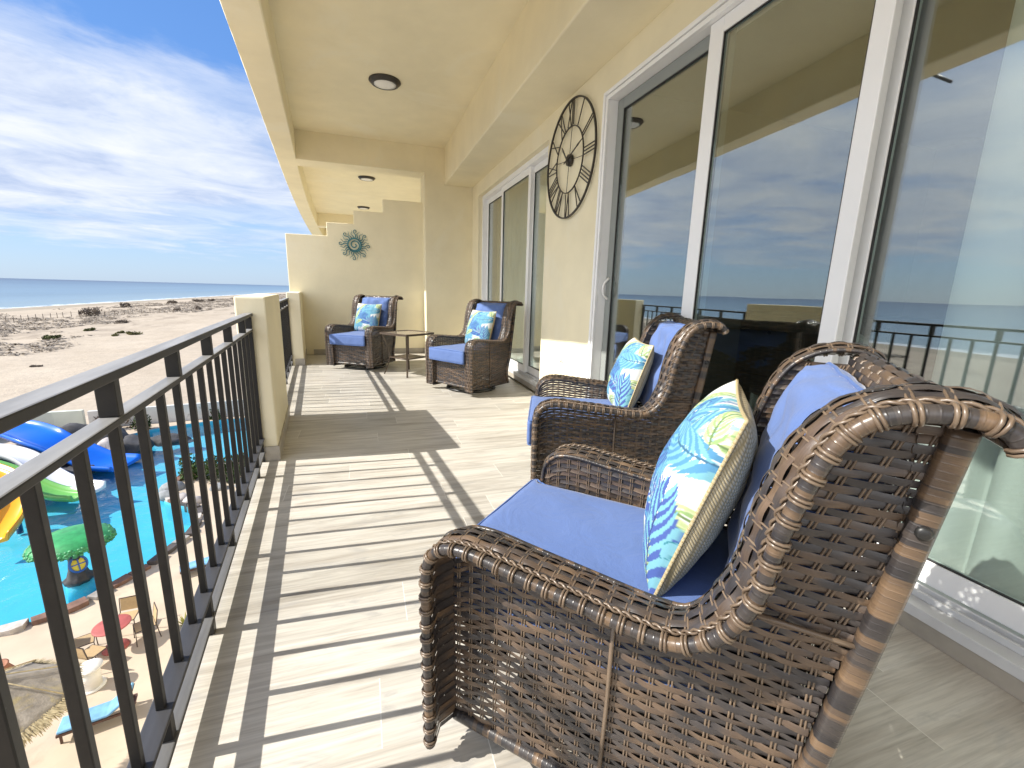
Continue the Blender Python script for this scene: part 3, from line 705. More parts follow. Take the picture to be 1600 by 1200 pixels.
def make_chair(name):
    root = empty(name)
    VI, VO = 0.258, 0.352
    for sg in (1, -1):
        # --- woven side panel (arm side and wing side in one sheet)
        def lean(z): return -0.30 * max(0.0, z - 0.55)
        def Sp(s, t_):
            u = s; z = t_
            if z <= 0.556: zz_ = z + (armtop(u) - 0.556) * (z / 0.556) ** 2
            else: zz_ = z
            return Vector((u + lean(z), sg * VI, zz_)), Vector((0, sg, 0)), Vector((0, 0, 1))
        def spanp(z):
            l = lean(z)
            if z <= 0.556: return interp(POST, z) + 0.02, 0.352
            if z > 0.955: return 1, 0
            uf = interp(WING, z); return interp(POST, min(z, 0.94)) + 0.012 - l, uf + 0.004 - l + 0.018 * min(1, (z - 0.556) / 0.08) * (1 if z < 0.9 else 0.5)
        mb = MB(); weave(mb, Sp, frng(0.078, 0.95, 0.0128), spanp, 0.0124, 0.0024, 0.034)
        mb.build('side_panel', MAT['strand'], root)
        mb = MB()
        def tsp(s):
            if s > -0.15: return 0.06, 0.556
            z0 = next((z for z in frng(0.06, 0.9, 0.02) if interp(POST, z) < s + lean(z)), 0.9)
            z1 = z0
            for z in frng(max(z0, 0.5), 0.96, 0.01):
                if z > 0.556 and not (interp(POST, min(z, .94)) - 0.01 < s + lean(z) < interp(WING, z) + 0.004):
                    break
                z1 = z
            return z0, z1
        stakes(mb, Sp, frng(-0.36 + 0.017, 0.345, 0.034), tsp)
        # dividing cords on the outside of the panel
        mb.tube([Vector((-0.028, sg * (VI + 0.010), 0.565)), Vector((-0.028, sg * (VI + 0.010), 0.3)), Vector((-0.022, sg * (VI + 0.010), 0.06))], 0.0046, 6, row=3)
        mb.tube([Vector((-0.235, sg * (VI + 0.010), 0.60)), Vector((-0.30, sg * (VI + 0.010), 0.598)), Vector((-0.40, sg * (VI + 0.010), 0.597))], 0.0046, 6, row=9)
        mb.build('panel_cord', MAT['cord'], root)
        # --- broad woven band running up the arm front, over the arm and up the wing
        NP = len(PR)
        def at_s(s):
            f = max(0.0, min(1.0, s / PLEN)) * (NP - 1); i = min(NP - 2, int(f)); p = PR[i].lerp(PR[i + 1], f - i)
            T = (PR[min(i + 2, NP - 1)] - PR[max(i - 1, 0)]).normalized(); return p, Vector((T.z, 0, -T.x))
        def flare(s): return min(1.0, max(0.0, (s - S_DIP) / 0.10)) * (1.0 - 0.6 * min(1.0, max(0.0, (s - S_DIP - 0.36) / 0.10)))
        def crown(s, q):
            q = min(1.02, max(-0.05, q)); F = flare(s); wd_ = VO - VI
            d = 0.016 * math.sin(PI * q) - 0.004 + F * 0.024 * (1 - q * q) + 0.006 * (1 - q); e = 1e-3
            q2 = q + e; d2 = 0.016 * math.sin(PI * q2) - 0.004 + F * 0.024 * (1 - q2 * q2) + 0.006 * (1 - q2)
            return d, (d2 - d) / e / wd_
        def Sb(s, t_):
            p, nr = at_s(s); q = (t_ - VI) / (VO - VI)
            dome, sl = crown(s, q)
            n2 = (nr - Vector((0, sg, 0)) * sl).normalized()
            return p + nr * dome + Vector((0, sg * t_, 0)), n2, Vector((0, sg, 0)) + nr * sl
        mb = MB(); weave(mb, Sb, frng(VI + 0.004, VO - 0.010, 0.0116), lambda t_: (0.0, PLEN), 0.0122, 0.0027, 0.0345, row0=200)
        # wrapped back side of the band (seen from outside under the arm)
        b0 = len(mb.v)
        mb.build('arm_band', MAT['strand'], root)
        mb = MB(); stakes(mb, Sb, frng(0.017, PLEN, 0.0345), lambda s: (VI - 0.002, VO - 0.004), r=0.0020, gap=0.0032, step=0.012)
        mb.build('band_cord', MAT['cord'], root)
        mb = MB(); k = 0; s = 0.004
        while s < PLEN - 0.004:                       # inner lining strands lying across the band
            p, nr = at_s(s); T = Vector((-nr.z, 0, nr.x)); hw = 0.0064; b = len(mb.v); rid = 400 + k * 2
            skew = 0.006 if s < 0.45 else 0.0
            for e, t_ in enumerate((VI, (VI + VO) / 2, VO)):
                q = (t_ - VI) / (VO - VI); dm = crown(s, q)[0] - 0.0085 + 0.0014 * (k % 2)
                c_ = p + nr * dm + Vector((0, sg * t_, 0)) + T * (skew * (q - .5))
                mb.v.append(c_ - T * hw); mb.v.append(c_ + T * hw)
            for e in (0, 1):
                o = b + e * 2; mb.face((o, o + 1, o + 3, o + 2), [(s * 9 + e * .05, rid), (s * 9 + e * .05, rid + .9), (s * 9 + e * .05 + .05, rid + .9), (s * 9 + e * .05 + .05, rid)])
            s += 0.0118; k += 1
        mb.build('band_lining', MAT['strand'], root)
        # --- rim: wrapped tube, paired ties and a twisted cord beside it
        rim_path = [p + Vector((0, sg * VO, 0)) for p in PR]
        mb = MB(); mb.tube(rim_path, 0.0115, 10, row=random.randint(0, 90))
        inner = [Sb(PLEN * k / 120, VI - 0.003)[0] for k in range(121)]
        mb.tube(inner, 0.006, 6, row=120)
        mb.build('rim', MAT['wrap'], root)
        mb = MB(); s = 0.015; k = 0
        while s < PLEN:
            for e in (-1, 1):
                p, nr = at_s(min(PLEN, s + e * 0.0030)); c0 = p + Vector((0, sg * VO, 0)); ax2 = Vector((0, sg, 0))
                ring = [c0 + (nr * math.cos(2 * PI * q / 10) + ax2 * math.sin(2 * PI * q / 10)) * 0.0135 for q in range(10)]
                mb.tube(ring, 0.0026, 5, closed=True, row=k + random.random() * 30)
            s += 0.0345; k += 1
        for ph in (0, PI):
            hel = []
            nH = 360
            for q in range(nH + 1):
                s_ = PLEN * q / nH; p, nr = at_s(s_); a = s_ / 0.034 * 2 * PI + ph
                hel.append(p + Vector((0, sg * (VO - 0.0135), 0)) + nr * (0.0115 + 0.0028 * math.cos(a)) + Vector((0, sg * 0.0036 * math.sin(a), 0)))
            mb.tube(hel, 0.0027, 5, row=60 + ph, cap=False)
        mb.build('rim_tie', MAT['cord'], root)
        # --- wrapped back post and bottom rail
        pp = [Vector((p.x, sg * (VI + 0.004), p.z)) for p in POST]
        mb = MB(); r_ = 0.006; hw, hd = 0.0165, 0.014
        prof = [(-hw + r_, -hd), (hw - r_, -hd), (hw, -hd + r_), (hw, hd - r_), (hw - r_, hd), (-hw + r_, hd), (-hw, hd - r_), (-hw, -hd + r_)]
        prof = [(a, c_) for a, c_ in prof]
        mb.sweep(pp, [(c_, a) for a, c_ in prof][::-1], up=Vector((1, 0, 0)), row=7 + (sg > 0)); mb.build('back_post', MAT['wrap_post'], root)
        mb = MB(); mb.lathe([(0, 0), (0.010, 0), (0.010, 0.003), (0.006, 0.006), (0, 0.006)], seg=16, cap=False)
        mb.xform(Matrix.Translation((-0.424, sg * (VI + 0.0185), 0.80)) @ Matrix.Rotation(-sg * PI / 2, 4, 'X')); mb.build('bolt', MAT['steel_base'], root)
        mb = MB(); mb.tube([Vector((0.345 - 0.665 * q / 60, sg * VI, 0.058)) for q in range(61)], 0.015, 10, row=33); mb.build('bottom_rail', MAT['wrap'], root)
    # --- backrest with the rolled top, down to the hem at the rear
    BP = catmull([(-.325, 0, .06), (-.305, 0, .16), (-.32, 0, .26), (-.355, 0, .36), (-.378, 0, .52), (-.398, 0, .70), (-.405, 0, .85), (-.400, 0, .92), (-.405, 0, .958), (-.425, 0, .980), (-.447, 0, .977), (-.463, 0, .958)], 8)
    BR, BL = resample(BP, 0.012); NB = len(BR)
    def Sk(s, t_):
        f = max(0, min(1, t_ / BL)) * (NB - 1); i = min(NB - 2, int(f)); p = BR[i].lerp(BR[i + 1], f - i); T = (BR[min(i + 2, NB - 1)] - BR[max(i - 1, 0)]).normalized()
        return p + Vector((0, s, 0)), Vector((T.z, 0, -T.x)), T
    mb = MB(); weave(mb, Sk, frng(0.01, BL - 0.006, 0.0135), lambda t_: (-0.262, 0.262), 0.0132, 0.0026, 0.036, row0=600); mb.build('backrest', MAT['strand'], root)
    mb = MB(); stakes(mb, Sk, frng(-0.252, 0.255, 0.036), lambda s: (0.0, BL), step=0.03); mb.build('backrest_cord', MAT['cord'], root)
    mb = MB(); mb.tube([Vector((-.462, -0.352 + 0.704 * q / 60, .950)) for q in range(61)], 0.0115, 10, row=71); mb.build('top_rim', MAT['wrap'], root)
    # --- front apron
    def Sf(s, t_): return Vector((0.318, s, t_)), Vector((1, 0, 0)), Vector((0, 0, 1))
    mb = MB(); weave(mb, Sf, frng(0.104, 0.35, 0.0135), lambda t_: (-0.258, 0.258), 0.0132, 0.0026, 0.036, row0=700); mb.build('front_panel', MAT['strand'], root)
    mb = MB(); stakes(mb, Sf, frng(-0.252, 0.255, 0.036), lambda s: (0.092, 0.355), step=0.05); mb.build('front_cord', MAT['cord'], root)
    mb = MB(); mb.tube([Vector((0.318, -0.258 + 0.516 * q / 50, 0.090)) for q in range(51)], 0.013, 10, row=37); mb.build('front_rail', MAT['wrap'], root)
    mb = MB(); mb.tube([Vector((0.318, -0.258 + 0.516 * q / 50, 0.352)) for q in range(51)], 0.009, 8, row=39); mb.build('front_rail', MAT['wrap'], root)
    # --- seat deck, swivel base
    mb = MB(); mb.box(-0.36, 0.31, -0.25, 0.25, 0.325, 0.338); mb.build('seat_deck', MAT['steel_base'], root)
    sb = MB(); sb.tube([Vector((0.27 * math.cos(2 * PI * q / 48), 0.27 * math.sin(2 * PI * q / 48), 0.014)) for q in range(48)], 0.014, 8, closed=True)
    for q in range(4):
        a = PI / 4 + q * PI / 2; d = Vector((math.cos(a), math.sin(a), 0)); sb.tube([d * 0.27 + Vector((0, 0, 0.016)), d * 0.15 + Vector((0, 0, 0.045)), d * 0.04 + Vector((0, 0, 0.06))], 0.012, 8)
    sb.lathe([(0.05, 0.04), (0.05, 0.10), (0.12, 0.105), (0.12, 0.125), (0.03, 0.325)], seg=24)
    sb.box(-0.24, 0.24, -0.20, -0.17, 0.066, 0.105); sb.box(-0.24, 0.24, 0.17, 0.20, 0.066, 0.105)
    sb.build('swivel_base', MAT['steel_base'], root)
    # --- cushions
    def puff(nm, hx, hy, hz, r, M_, mat, bulge, nx=26, ny=26, nz=10, tshape=False, wr=0.0):
        bm = bmesh.new(); key = {}
        def vert(p):
            k_ = tuple(round(c_, 5) for c_ in p)
            if k_ not in key:
                x, y, z = p
                P = Vector((x * hx, y * hy, z * hz)); inn = Vector((max(-hx + r, min(hx - r, P.x)), max(-hy + r, min(hy - r, P.y)), max(-hz + r, min(hz - r, P.z))))
                d = P - inn
                if d.length > 1e-9: P = inn + d.normalized() * min(r, d.length) if d.length > 0 else P
                fx, fy, fz = 1 - x * x, 1 - y * y, 1 - z * z
                P.z += math.copysign(bulge * (max(0, fx) * max(0, fy)) ** 0.5, z) * abs(z)
                P.y += 0.35 * bulge * y * abs(y) * fx * 0.4
                if wr:
                    P.z += wr * math.copysign(1, z) * mnoise.noise(Vector((x * 3.1 + 5, y * 2.3, z))) * abs(z) ; P.x += wr * 1.2 * mnoise.noise(Vector((y * 4.0, x * 2, 3))) * abs(x) ** 3
                if tshape:
                    q = min(1, max(0, (P.x - (hx - 0.036)) / 0.02)); P.y *= 1 + 0.11 * q
                key[k_] = bm.verts.new(M_ @ P)
            return key[k_]
        for ax in range(3):
            nn_ = [(nx, ny), (ny, nz), (nz, nx)][ax]
            for sgn in (-1, 1):
                for i in range(nn_[0]):
                    for j in range(nn_[1]):
                        q = []
                        for (a, c_) in ((i, j), (i + 1, j), (i + 1, j + 1), (i, j + 1)):
                            A, B_ = -1 + 2 * a / nn_[0], -1 + 2 * c_ / nn_[1]
                            A = math.sin(A * PI / 2) * .35 + A * .65; B_ = math.sin(B_ * PI / 2) * .35 + B_ * .65
                            q.append(vert([(A, B_, sgn), (sgn, A, B_), (B_, sgn, A)][ax]))
                        if sgn < 0: q.reverse()
                        try: bm.faces.new(q)
                        except ValueError: pass
        for f in bm.faces: f.smooth = True
        me = bpy.data.meshes.new(nm); bm.to_mesh(me); bm.free(); me.materials.append(mat); me.uv_layers.new(name='UVMap')
        o = bpy.data.objects.new(nm, me); COL.objects.link(o); o.parent = root; return o
    def piping(par, hx, hy, z, rc, M_, tshape=False, rr=0.0045, wr=0):
        pts = []
        for (cx_, cy_, a0) in ((hx - rc, hy - rc, 0), (-hx + rc, hy - rc, 90), (-hx + rc, -hy + rc, 180), (hx - rc, -hy + rc, 270)):
            for k in range(7):
                a = math.radians(a0 + 15 * k); pts.append(Vector((cx_ + rc * math.cos(a), cy_ + rc * math.sin(a), z)))
        full = []
        for a, c_ in zip(pts, pts[1:] + pts[:1]):
            n = max(1, int((c_ - a).length / 0.03))
            for k in range(n): full.append(a.lerp(c_, k / n))
        for p in full:
            if wr: p.x += wr * mnoise.noise(Vector((p.y * 16, p.x * 5, 3))); p.z += wr * mnoise.noise(Vector((p.y * 9, p.x * 9, 1)))
            if tshape:
                q = min(1, max(0, (p.x - (hx - 0.036)) / 0.02)); p.y *= 1 + 0.11 * q
        m_ = MB(); m_.tube([M_ @ p for p in full], rr, 6, closed=True); return m_.build('piping', MAT['blue_pipe'], par)
    Ms = Matrix.Translation((0.088, 0, 0.413))
    sc_ = puff('seat_cushion', 0.312, 0.247, 0.068, 0.022, Ms, MAT['blue'], 0.012, tshape=True, wr=0.003)
    piping(sc_, 0.3065, 0.2415, 0.0625, 0.022, Ms, True, 0.0035); piping(sc_, 0.3065, 0.2415, -0.0625, 0.022, Ms, True, 0.0035)
    Mb = Matrix.Translation((-0.312, 0, 0.722)) @ Matrix.Rotation(math.radians(-11), 4, 'Y') @ Matrix.Rotation(PI / 2, 4, 'Y') @ Matrix.Rotation(PI, 4, 'X')
    bc = puff('back_cushion', 0.240, 0.232, 0.046, 0.04, Mb, MAT['blue'], 0.034, nx=40, ny=40, wr=0.018)
    piping(bc, 0.2425, 0.2345, 0.0, 0.04, Mb, wr=0.004)
    return root

# ------------------------------------------------------------------ throw pillow
def leaf_print(N=320):
    img = np.ones((N, N, 3)) * np.array([0.60, 0.62, 0.61])
    yy, xx = np.mgrid[0:N, 0:N] / N
    rnd = random.Random(11)
    ROY = (0.075, 0.125, 0.38); SKY = (0.10, 0.29, 0.50); AQ = (0.20, 0.46, 0.56); LIM = (0.30, 0.45, 0.19); TEAL = (0.025, 0.20, 0.25); PAL = (0.33, 0.56, 0.64); YG = (0.50, 0.58, 0.30)
    def blade(x0, y0, ang, L, wd, curve, col, edge=None):
        ca, sa = math.cos(ang), math.sin(ang)
        r = L * 1.35; i0, i1 = max(0, int((y0 - r) * N)), min(N, int((y0 + r) * N) + 1); j0, j1 = max(0, int((x0 - r) * N)), min(N, int((x0 + r) * N) + 1)
        if i1 <= i0 or j1 <= j0: return
        X = xx[i0:i1, j0:j1] - x0; Y = yy[i0:i1, j0:j1] - y0
        u = X * ca + Y * sa; v = -X * sa + Y * ca
        tt = np.clip(u / L, 0, 1); vc = curve * L * tt * tt
        hw = wd * np.power(np.clip(np.sin(np.pi * np.power(tt, 0.8)), 0, 1), 0.75)
        mk = (u > 0) & (u < L) & (np.abs(v - vc) < hw)
        sub = img[i0:i1, j0:j1]
        if edge is not None:
            sub[mk] = edge; mk = mk & (np.abs(v - vc) < hw * 0.74)
        sub[mk] = col
    def frond(x0, y0, ang, L, curve, cols, n=15, wd=0.014, ll=0.42, spread=1.0, edge=None):
        for k in range(n):
            s = (k + 1.0) / n; a2 = ang + 2 * curve * s
            x = x0 + math.cos(ang) * L * s - math.sin(ang) * curve * L * s * s
            y = y0 + math.sin(ang) * L * s + math.cos(ang) * curve * L * s * s
            l2 = L * ll * (0.45 + 0.75 * math.sin(PI * min(1, s * 0.8 + 0.12)))
            for sg in (-1, 1):
                c = cols[(k + (sg > 0)) % len(cols)]
                blade(x, y, a2 + sg * spread * (1 - 0.45 * s), l2, wd, -sg * 0.28, c, edge)
        blade(x0, y0, ang, L * 1.02, 0.007, curve, tuple(q * 0.55 for q in cols[0]))
    # pale background fronds first, then the bold ones
    for q in range(9): frond(rnd.random(), rnd.random(), rnd.random() * 6.28, 0.34, rnd.uniform(-.3, .3), [PAL, (0.50, 0.64, 0.66)], 9, 0.012)
    for q in range(7): frond(rnd.random(), rnd.random(), rnd.random() * 6.28, 0.36, rnd.uniform(-.3, .3), [LIM, YG], 12, 0.011, 0.34, edge=(0.58, 0.66, 0.40))
    for (x, y, a, L, c, cols) in ((-.08, .62, .15, .62, .25, [ROY, SKY]), (.42, 1.06, -1.15, .62, -.25, [SKY, AQ]), (.10, -.06, 1.2, .55, .25, [SKY, AQ]), (1.06, .28, 2.75, .62, .25, [ROY, SKY, ROY]),
                                   (.80, 1.06, -2.1, .50, .3, [AQ, SKY]), (.98, -.05, 2.0, .50, -.25, [ROY, AQ]), (.30, .40, .55, .45, .3, [ROY, SKY]), (.70, .70, -2.4, .42, -.3, [SKY, ROY]), (1.06, .78, 3.5, .46, -.25, [SKY, AQ]), (-.05, .20, .3, .42, -.3, [AQ, SKY])):
        frond(x, y, a, L, c, cols, 14, 0.0155)
    for q in range(5): frond(rnd.random(), rnd.random(), rnd.random() * 6.28, 0.30, rnd.uniform(-.3, .3), [LIM, YG], 11, 0.010, 0.34, edge=(0.60, 0.68, 0.42))
    for k in range(16):
        blade(rnd.random(), rnd.random(), rnd.random() * 6.28, 0.08 + 0.09 * rnd.random(), 0.011, rnd.uniform(-.6, .6), AQ if k % 3 else PAL, TEAL)
    return np.where(img.min(2, keepdims=True) > 0.55, img, img * 0.78)
IMG = leaf_print()
def make_pillow():
    """local: x towards the viewer side (printed face), y across, z up; origin at centre of the lower edge"""
    A, T, N = 0.225, 0.085, 170
    def P(a, b_, sgn):
        x = a * A * (1 - 0.055 * (1 - b_ * b_)) ; z = b_ * A * (1 - 0.055 * (1 - a * a))
        th = (T * 1.2 if sgn > 0 else T) * (max(0, (1 - a ** 2)) * max(0, (1 - b_ ** 2))) ** 0.42 * (1 + 0.06 * mnoise.noise(Vector((a * 2, b_ * 2, sgn))))
        wr = 0.004 * mnoise.noise(Vector((a * 5, b_ * 5, 9 + sgn))) * (1 - max(abs(a), abs(b_)) ** 4)
        return Vector((sgn * (th + wr), x, z + A))
    root = empty('throw_pillow')
    me = bpy.data.meshes.new('printed_face'); vs, fs, cs = [], [], []
    for i in range(N + 1):
        for j in range(N + 1):
            a, b_ = -1 + 2 * i / N, -1 + 2 * j / N
            a_, bb = math.sin(a * PI / 2) * .4 + a * .6, math.sin(b_ * PI / 2) * .4 + b_ * .6
            vs.append(tuple(P(a_, bb, 1)))
            c = IMG[min(319, int((bb + 1) / 2 * 319.9)), min(319, int((a_ + 1) / 2 * 319.9))]; cs += [c[0], c[1], c[2], 1.0]
    for i in range(N):
        for j in range(N):
            p = i * (N + 1) + j; fs.append((p, p + N + 1, p + N + 2, p + 1))
    me.from_pydata(vs, [], fs); at = me.color_attributes.new('print', 'FLOAT_COLOR', 'POINT'); at.data.foreach_set('color', cs)
    me.polygons.foreach_set('use_smooth', [True] * len(fs)); me.materials.append(MAT['print']); me.uv_layers.new(name='UVMap')
    o = bpy.data.objects.new('printed_face', me); COL.objects.link(o); o.parent = root
    m = MB(); n = 44
    for i in range(n + 1):
        for j in range(n + 1):
            a, b_ = -1 + 2 * i / n, -1 + 2 * j / n; a, b_ = math.sin(a * PI / 2) * .5 + a * .5, math.sin(b_ * PI / 2) * .5 + b_ * .5
            m.v.append(P(a, b_, -1))
    for i in range(n):
        for j in range(n):
            p = i * (n + 1) + j; q = [p, p + 1, p + n + 2, p + n + 1]
            m.face(q, [((m.v[k].y + 0.3) , (m.v[k].z + 0.1 - m.v[k].x * 0.9)) for k in q])
    m.build('woven_back', MAT['burlap'], root)
    m = MB(); ed = []
    for k in range(40): ed.append(P(-1 + k / 20, -1, 1))
    for k in range(40): ed.append(P(1, -1 + k / 20, 1))
    for k in range(40): ed.append(P(1 - k / 20, 1, 1))
    for k in range(40): ed.append(P(-1, 1 - k / 20, 1))
    m.tube(ed, 0.0042, 6, closed=True); m.build('seam', MAT['burlap'], root)
    return root

CH = [((0.60, 0.824), (-0.69, 0.725), 'nearest brown wicker glider chair at the front, its woven side filling the lower right'),
      ((1.208, 2.035), (-0.923, 0.385), 'brown wicker glider chair second from the front, with its back to the big glass door'),
      ((1.12, 4.82), (-0.84, -0.54), 'brown wicker glider chair right of the small table, in front of the farther door'),
      ((-0.036, 6.48), (-0.56, -0.828), 'farthest brown wicker glider chair, left of the small table by the stepped wall')]
PLB = ['palm leaf throw pillow with straw woven back on the nearest wicker chair', 'palm leaf throw pillow on the second wicker chair by the big glass door',
       'palm leaf throw pillow on the wicker chair right of the small table', 'palm leaf throw pillow on the farthest wicker chair by the stepped wall']
c0 = make_chair('glider_chair'); p0 = make_pillow()
PV = [(-0.112, -0.055, 0.06, 0.95), (-0.125, -0.03, 0.04, 0.88), (-0.14, -0.02, -0.12, 0.92), (-0.14, -0.04, -0.1, 0.92)]
for i, ((cx_, cy_), (fx, fy), lab) in enumerate(CH):
    c = c0 if i == 0 else copy_tree(c0)
    az = math.atan2(fy, fx); c.location = (cx_, cy_, 0); c.rotation_euler = (0, 0, az)
    tag(c, lab, 'chair', 'wicker glider chairs on the balcony')
    p = p0 if i == 0 else copy_tree(p0)
    u, v, yw, ks = PV[i]
    Mx = Matrix.Translation((cx_, cy_, 0)) @ Matrix.Rotation(az, 4, 'Z') @ Matrix.Translation((u + 0.045, v, 0.478)) @ Matrix.Rotation(yw, 4, 'Z') @ Matrix.Rotation(math.radians(-17), 4, 'Y') @ Matrix.Scale(ks, 4)
    p.matrix_world = Mx
    tag(p, PLB[i], 'pillow', 'palm leaf throw pillows')

# ------------------------------------------------------------------ side table
tb = empty('side_table', (0.50, 5.83, 0), math.radians(38)); tag(tb, 'small square bronze side table with glass top between the two far chairs', 'table')
HS = 0.235
m = MB()
edge = []
for (ax, ay, bx, by) in ((-1, -1, 1, -1), (1, -1, 1, 1), (1, 1, -1, 1), (-1, 1, -1, -1)):
    for k in range(10):
        q = k / 10; bul = 0.022 * math.sin(PI * q); x, y = ax + (bx - ax) * q, ay + (by - ay) * q
        nx, ny = (by - ay) / 2, -(bx - ax) / 2; edge.append(Vector((x * HS + nx * bul, y * HS + ny * bul, 0.535)))
m.sweep(edge, [(-0.012, -0.012), (0.012, -0.012), (0.012, 0.012), (-0.012, 0.012)], closed=True, smooth=False); m.build('top_frame', MAT['bronze'], tb)
m = MB(); m.prism([(p.x * .965, p.y * .965) for p in edge], 0.531, 0.541); m.build('glass_top', MAT['table_glass'], tb)
for (sx, sy) in ((1, 1), (-1, 1), (-1, -1), (1, -1)):
    m = MB(); m.sweep(catmull([(sx * .225, sy * .225, .522), (sx * .19, sy * .19, .40), (sx * .165, sy * .165, .24), (sx * .185, sy * .185, .10), (sx * .215, sy * .215, 0.0)], 6), [(-0.011, -0.007), (0.011, -0.007), (0.011, 0.007), (-0.011, 0.007)], smooth=False); m.build('leg', MAT['bronze'], tb)
m = MB(); m.box(-0.15, 0.15, -0.15, 0.15, 0.215, 0.228); m.tube([Vector((-0.165, -0.165, .222)), Vector((0.165, -0.165, .222)), Vector((0.165, 0.165, .222)), Vector((-0.165, 0.165, .222))], 0.009, 6, closed=True); m.build('shelf', MAT['bronze'], tb)

# ================================================================== GROUNDS
b = MB(); b.box(0.0, 8.0, -4.0, 20.0, -9.2, -0.221); b.build('lower_storeys', MAT['plaster'], bld)
POOL = [(-10.55, 15.07), (-9.8, 15.3), (-9.0, 15.88), (-8.41, 16.87), (-7.9, 17.57), (-7.66, 18.53), (-7.36, 19.4), (-7.45, 20.63), (-7.9, 21.9), (-8.7, 22.5), (-9.45, 23.2), (-9.75, 24.2), (-9.85, 25.5), (-9.4, 26.8), (-8.4, 27.3), (-7.0, 27.6), (-5.6, 29), (-5.0, 33), (-6.2, 36.3), (-8.5, 37.2), (-11.35, 36.86), (-14, 35.9), (-15.9, 34.3), (-17.6, 33.4), (-20, 32.5), (-22.4, 28), (-22.2, 20), (-20, 14.6), (-15, 13.2), (-12.2, 14.2)]
PL_ = catmull([(x, y, 0) for x, y in POOL] + [(POOL[0][0], POOL[0][1], 0)], 4)[:-1]
def inpoly(x, y, P):
    r = False; n = len(P)
    for i in range(n):
        a, c = P[i], P[(i + 1) % n]
        if (a[1] > y) != (c[1] > y) and x < (c[0] - a[0]) * (y - a[1]) / (c[1] - a[1]) + a[0]: r = not r
    return r
MAT['deck'] = simple('sand coloured concrete deck', (0.47, 0.385, 0.29), 0.85, 0.10, 0.9, bmp=0.1, bscale=20, stain=((0.39, 0.315, 0.235), 0.6, 0.58))
MAT['pool_paint'] = simple('cyan pool paint', (0.09, 0.45, 0.57), 0.7, 0.06, 0.5)
def m_water(name, tint, rough, sc, st, body=None):
    m, t, p = new_mat(name)
    co = t.add('ShaderNodeTexCoord').outputs['Object']
    n = t.noise(t.mapping(co, scale=(1, 1, 1)), sc, 4, 0.6, 0.4)
    bm_ = t.add('ShaderNodeBump', {'Height': n, 'Strength': st, 'Distance': 0.08})
    t.n.remove(p)
    lw = t.add('ShaderNodeLayerWeight', {'Blend': 0.5, 'Normal': bm_.outputs[0]})
    f = t.math('ADD', t.math('MULTIPLY', t.math('POWER', lw.outputs['Facing'], 4.0), 0.9), 0.035, clamp=True)
    gl = t.add('ShaderNodeBsdfGlossy', {'Roughness': rough, 'Normal': bm_.outputs[0]})
    tr = t.add('ShaderNodeBsdfTransparent', {'Color': (*tint, 1)})
    mx = t.add('ShaderNodeMixShader', {0: f, 1: tr.outputs[0], 2: gl.outputs[0]}); t.l.new(mx.outputs[0], t.n['Material Output'].inputs[0]); return m
MAT['water'] = m_water('clear pool water', (0.70, 0.94, 0.99), 0.03, 1.6, 0.6)
# pool basin and water
bm = bmesh.new(); lp = [bm.verts.new((p.x, p.y, -8.99)) for p in PL_]; lb = [bm.verts.new((p.x, p.y, -9.95)) for p in PL_]; n = len(lp)
for i in range(n): bm.faces.new((lp[i], lp[(i + 1) % n], lb[(i + 1) % n], lb[i]))
bmesh.ops.triangle_fill(bm, edges=[bm.edges.get((lb[i], lb[(i + 1) % n])) for i in range(n)])
me = bpy.data.meshes.new('pool_basin'); bm.to_mesh(me); bm.free(); me.materials.append(MAT['pool_paint']); o = bpy.data.objects.new('pool_basin', me); COL.objects.link(o); struct(o)
bm = bmesh.new(); lp = [bm.verts.new((p.x, p.y, -9.13)) for p in PL_]
for i in range(n): bm.edges.new((lp[i], lp[(i + 1) % n]))
bmesh.ops.triangle_fill(bm, edges=bm.edges[:]); me = bpy.data.meshes.new('pool_water'); bm.to_mesh(me); bm.free(); me.materials.append(MAT['water']); o = bpy.data.objects.new('pool_water', me); COL.objects.link(o); struct(o)
# deck with the pool opening
bm = bmesh.new(); out = [(7.9, -12), (7.9, 40.5), (-27, 40.5), (-27, -12)]
lo = [bm.verts.new((x, y, -9.0)) for x, y in out]; li = [bm.verts.new((p.x, p.y, -9.0)) for p in PL_]
for i in range(4): bm.edges.new((lo[i], lo[(i + 1) % 4]))
for i in range(n): bm.edges.new((li[i], li[(i + 1) % n]))
bmesh.ops.triangle_fill(bm, edges=bm.edges[:])
for f in bm.faces:
    if f.normal.z < 0: f.normal_flip()
me = bpy.data.meshes.new('pool_deck'); bm.to_mesh(me); bm.free(); me.materials.append(MAT['deck']); o = bpy.data.objects.new('pool_deck', me); COL.objects.link(o); struct(o)
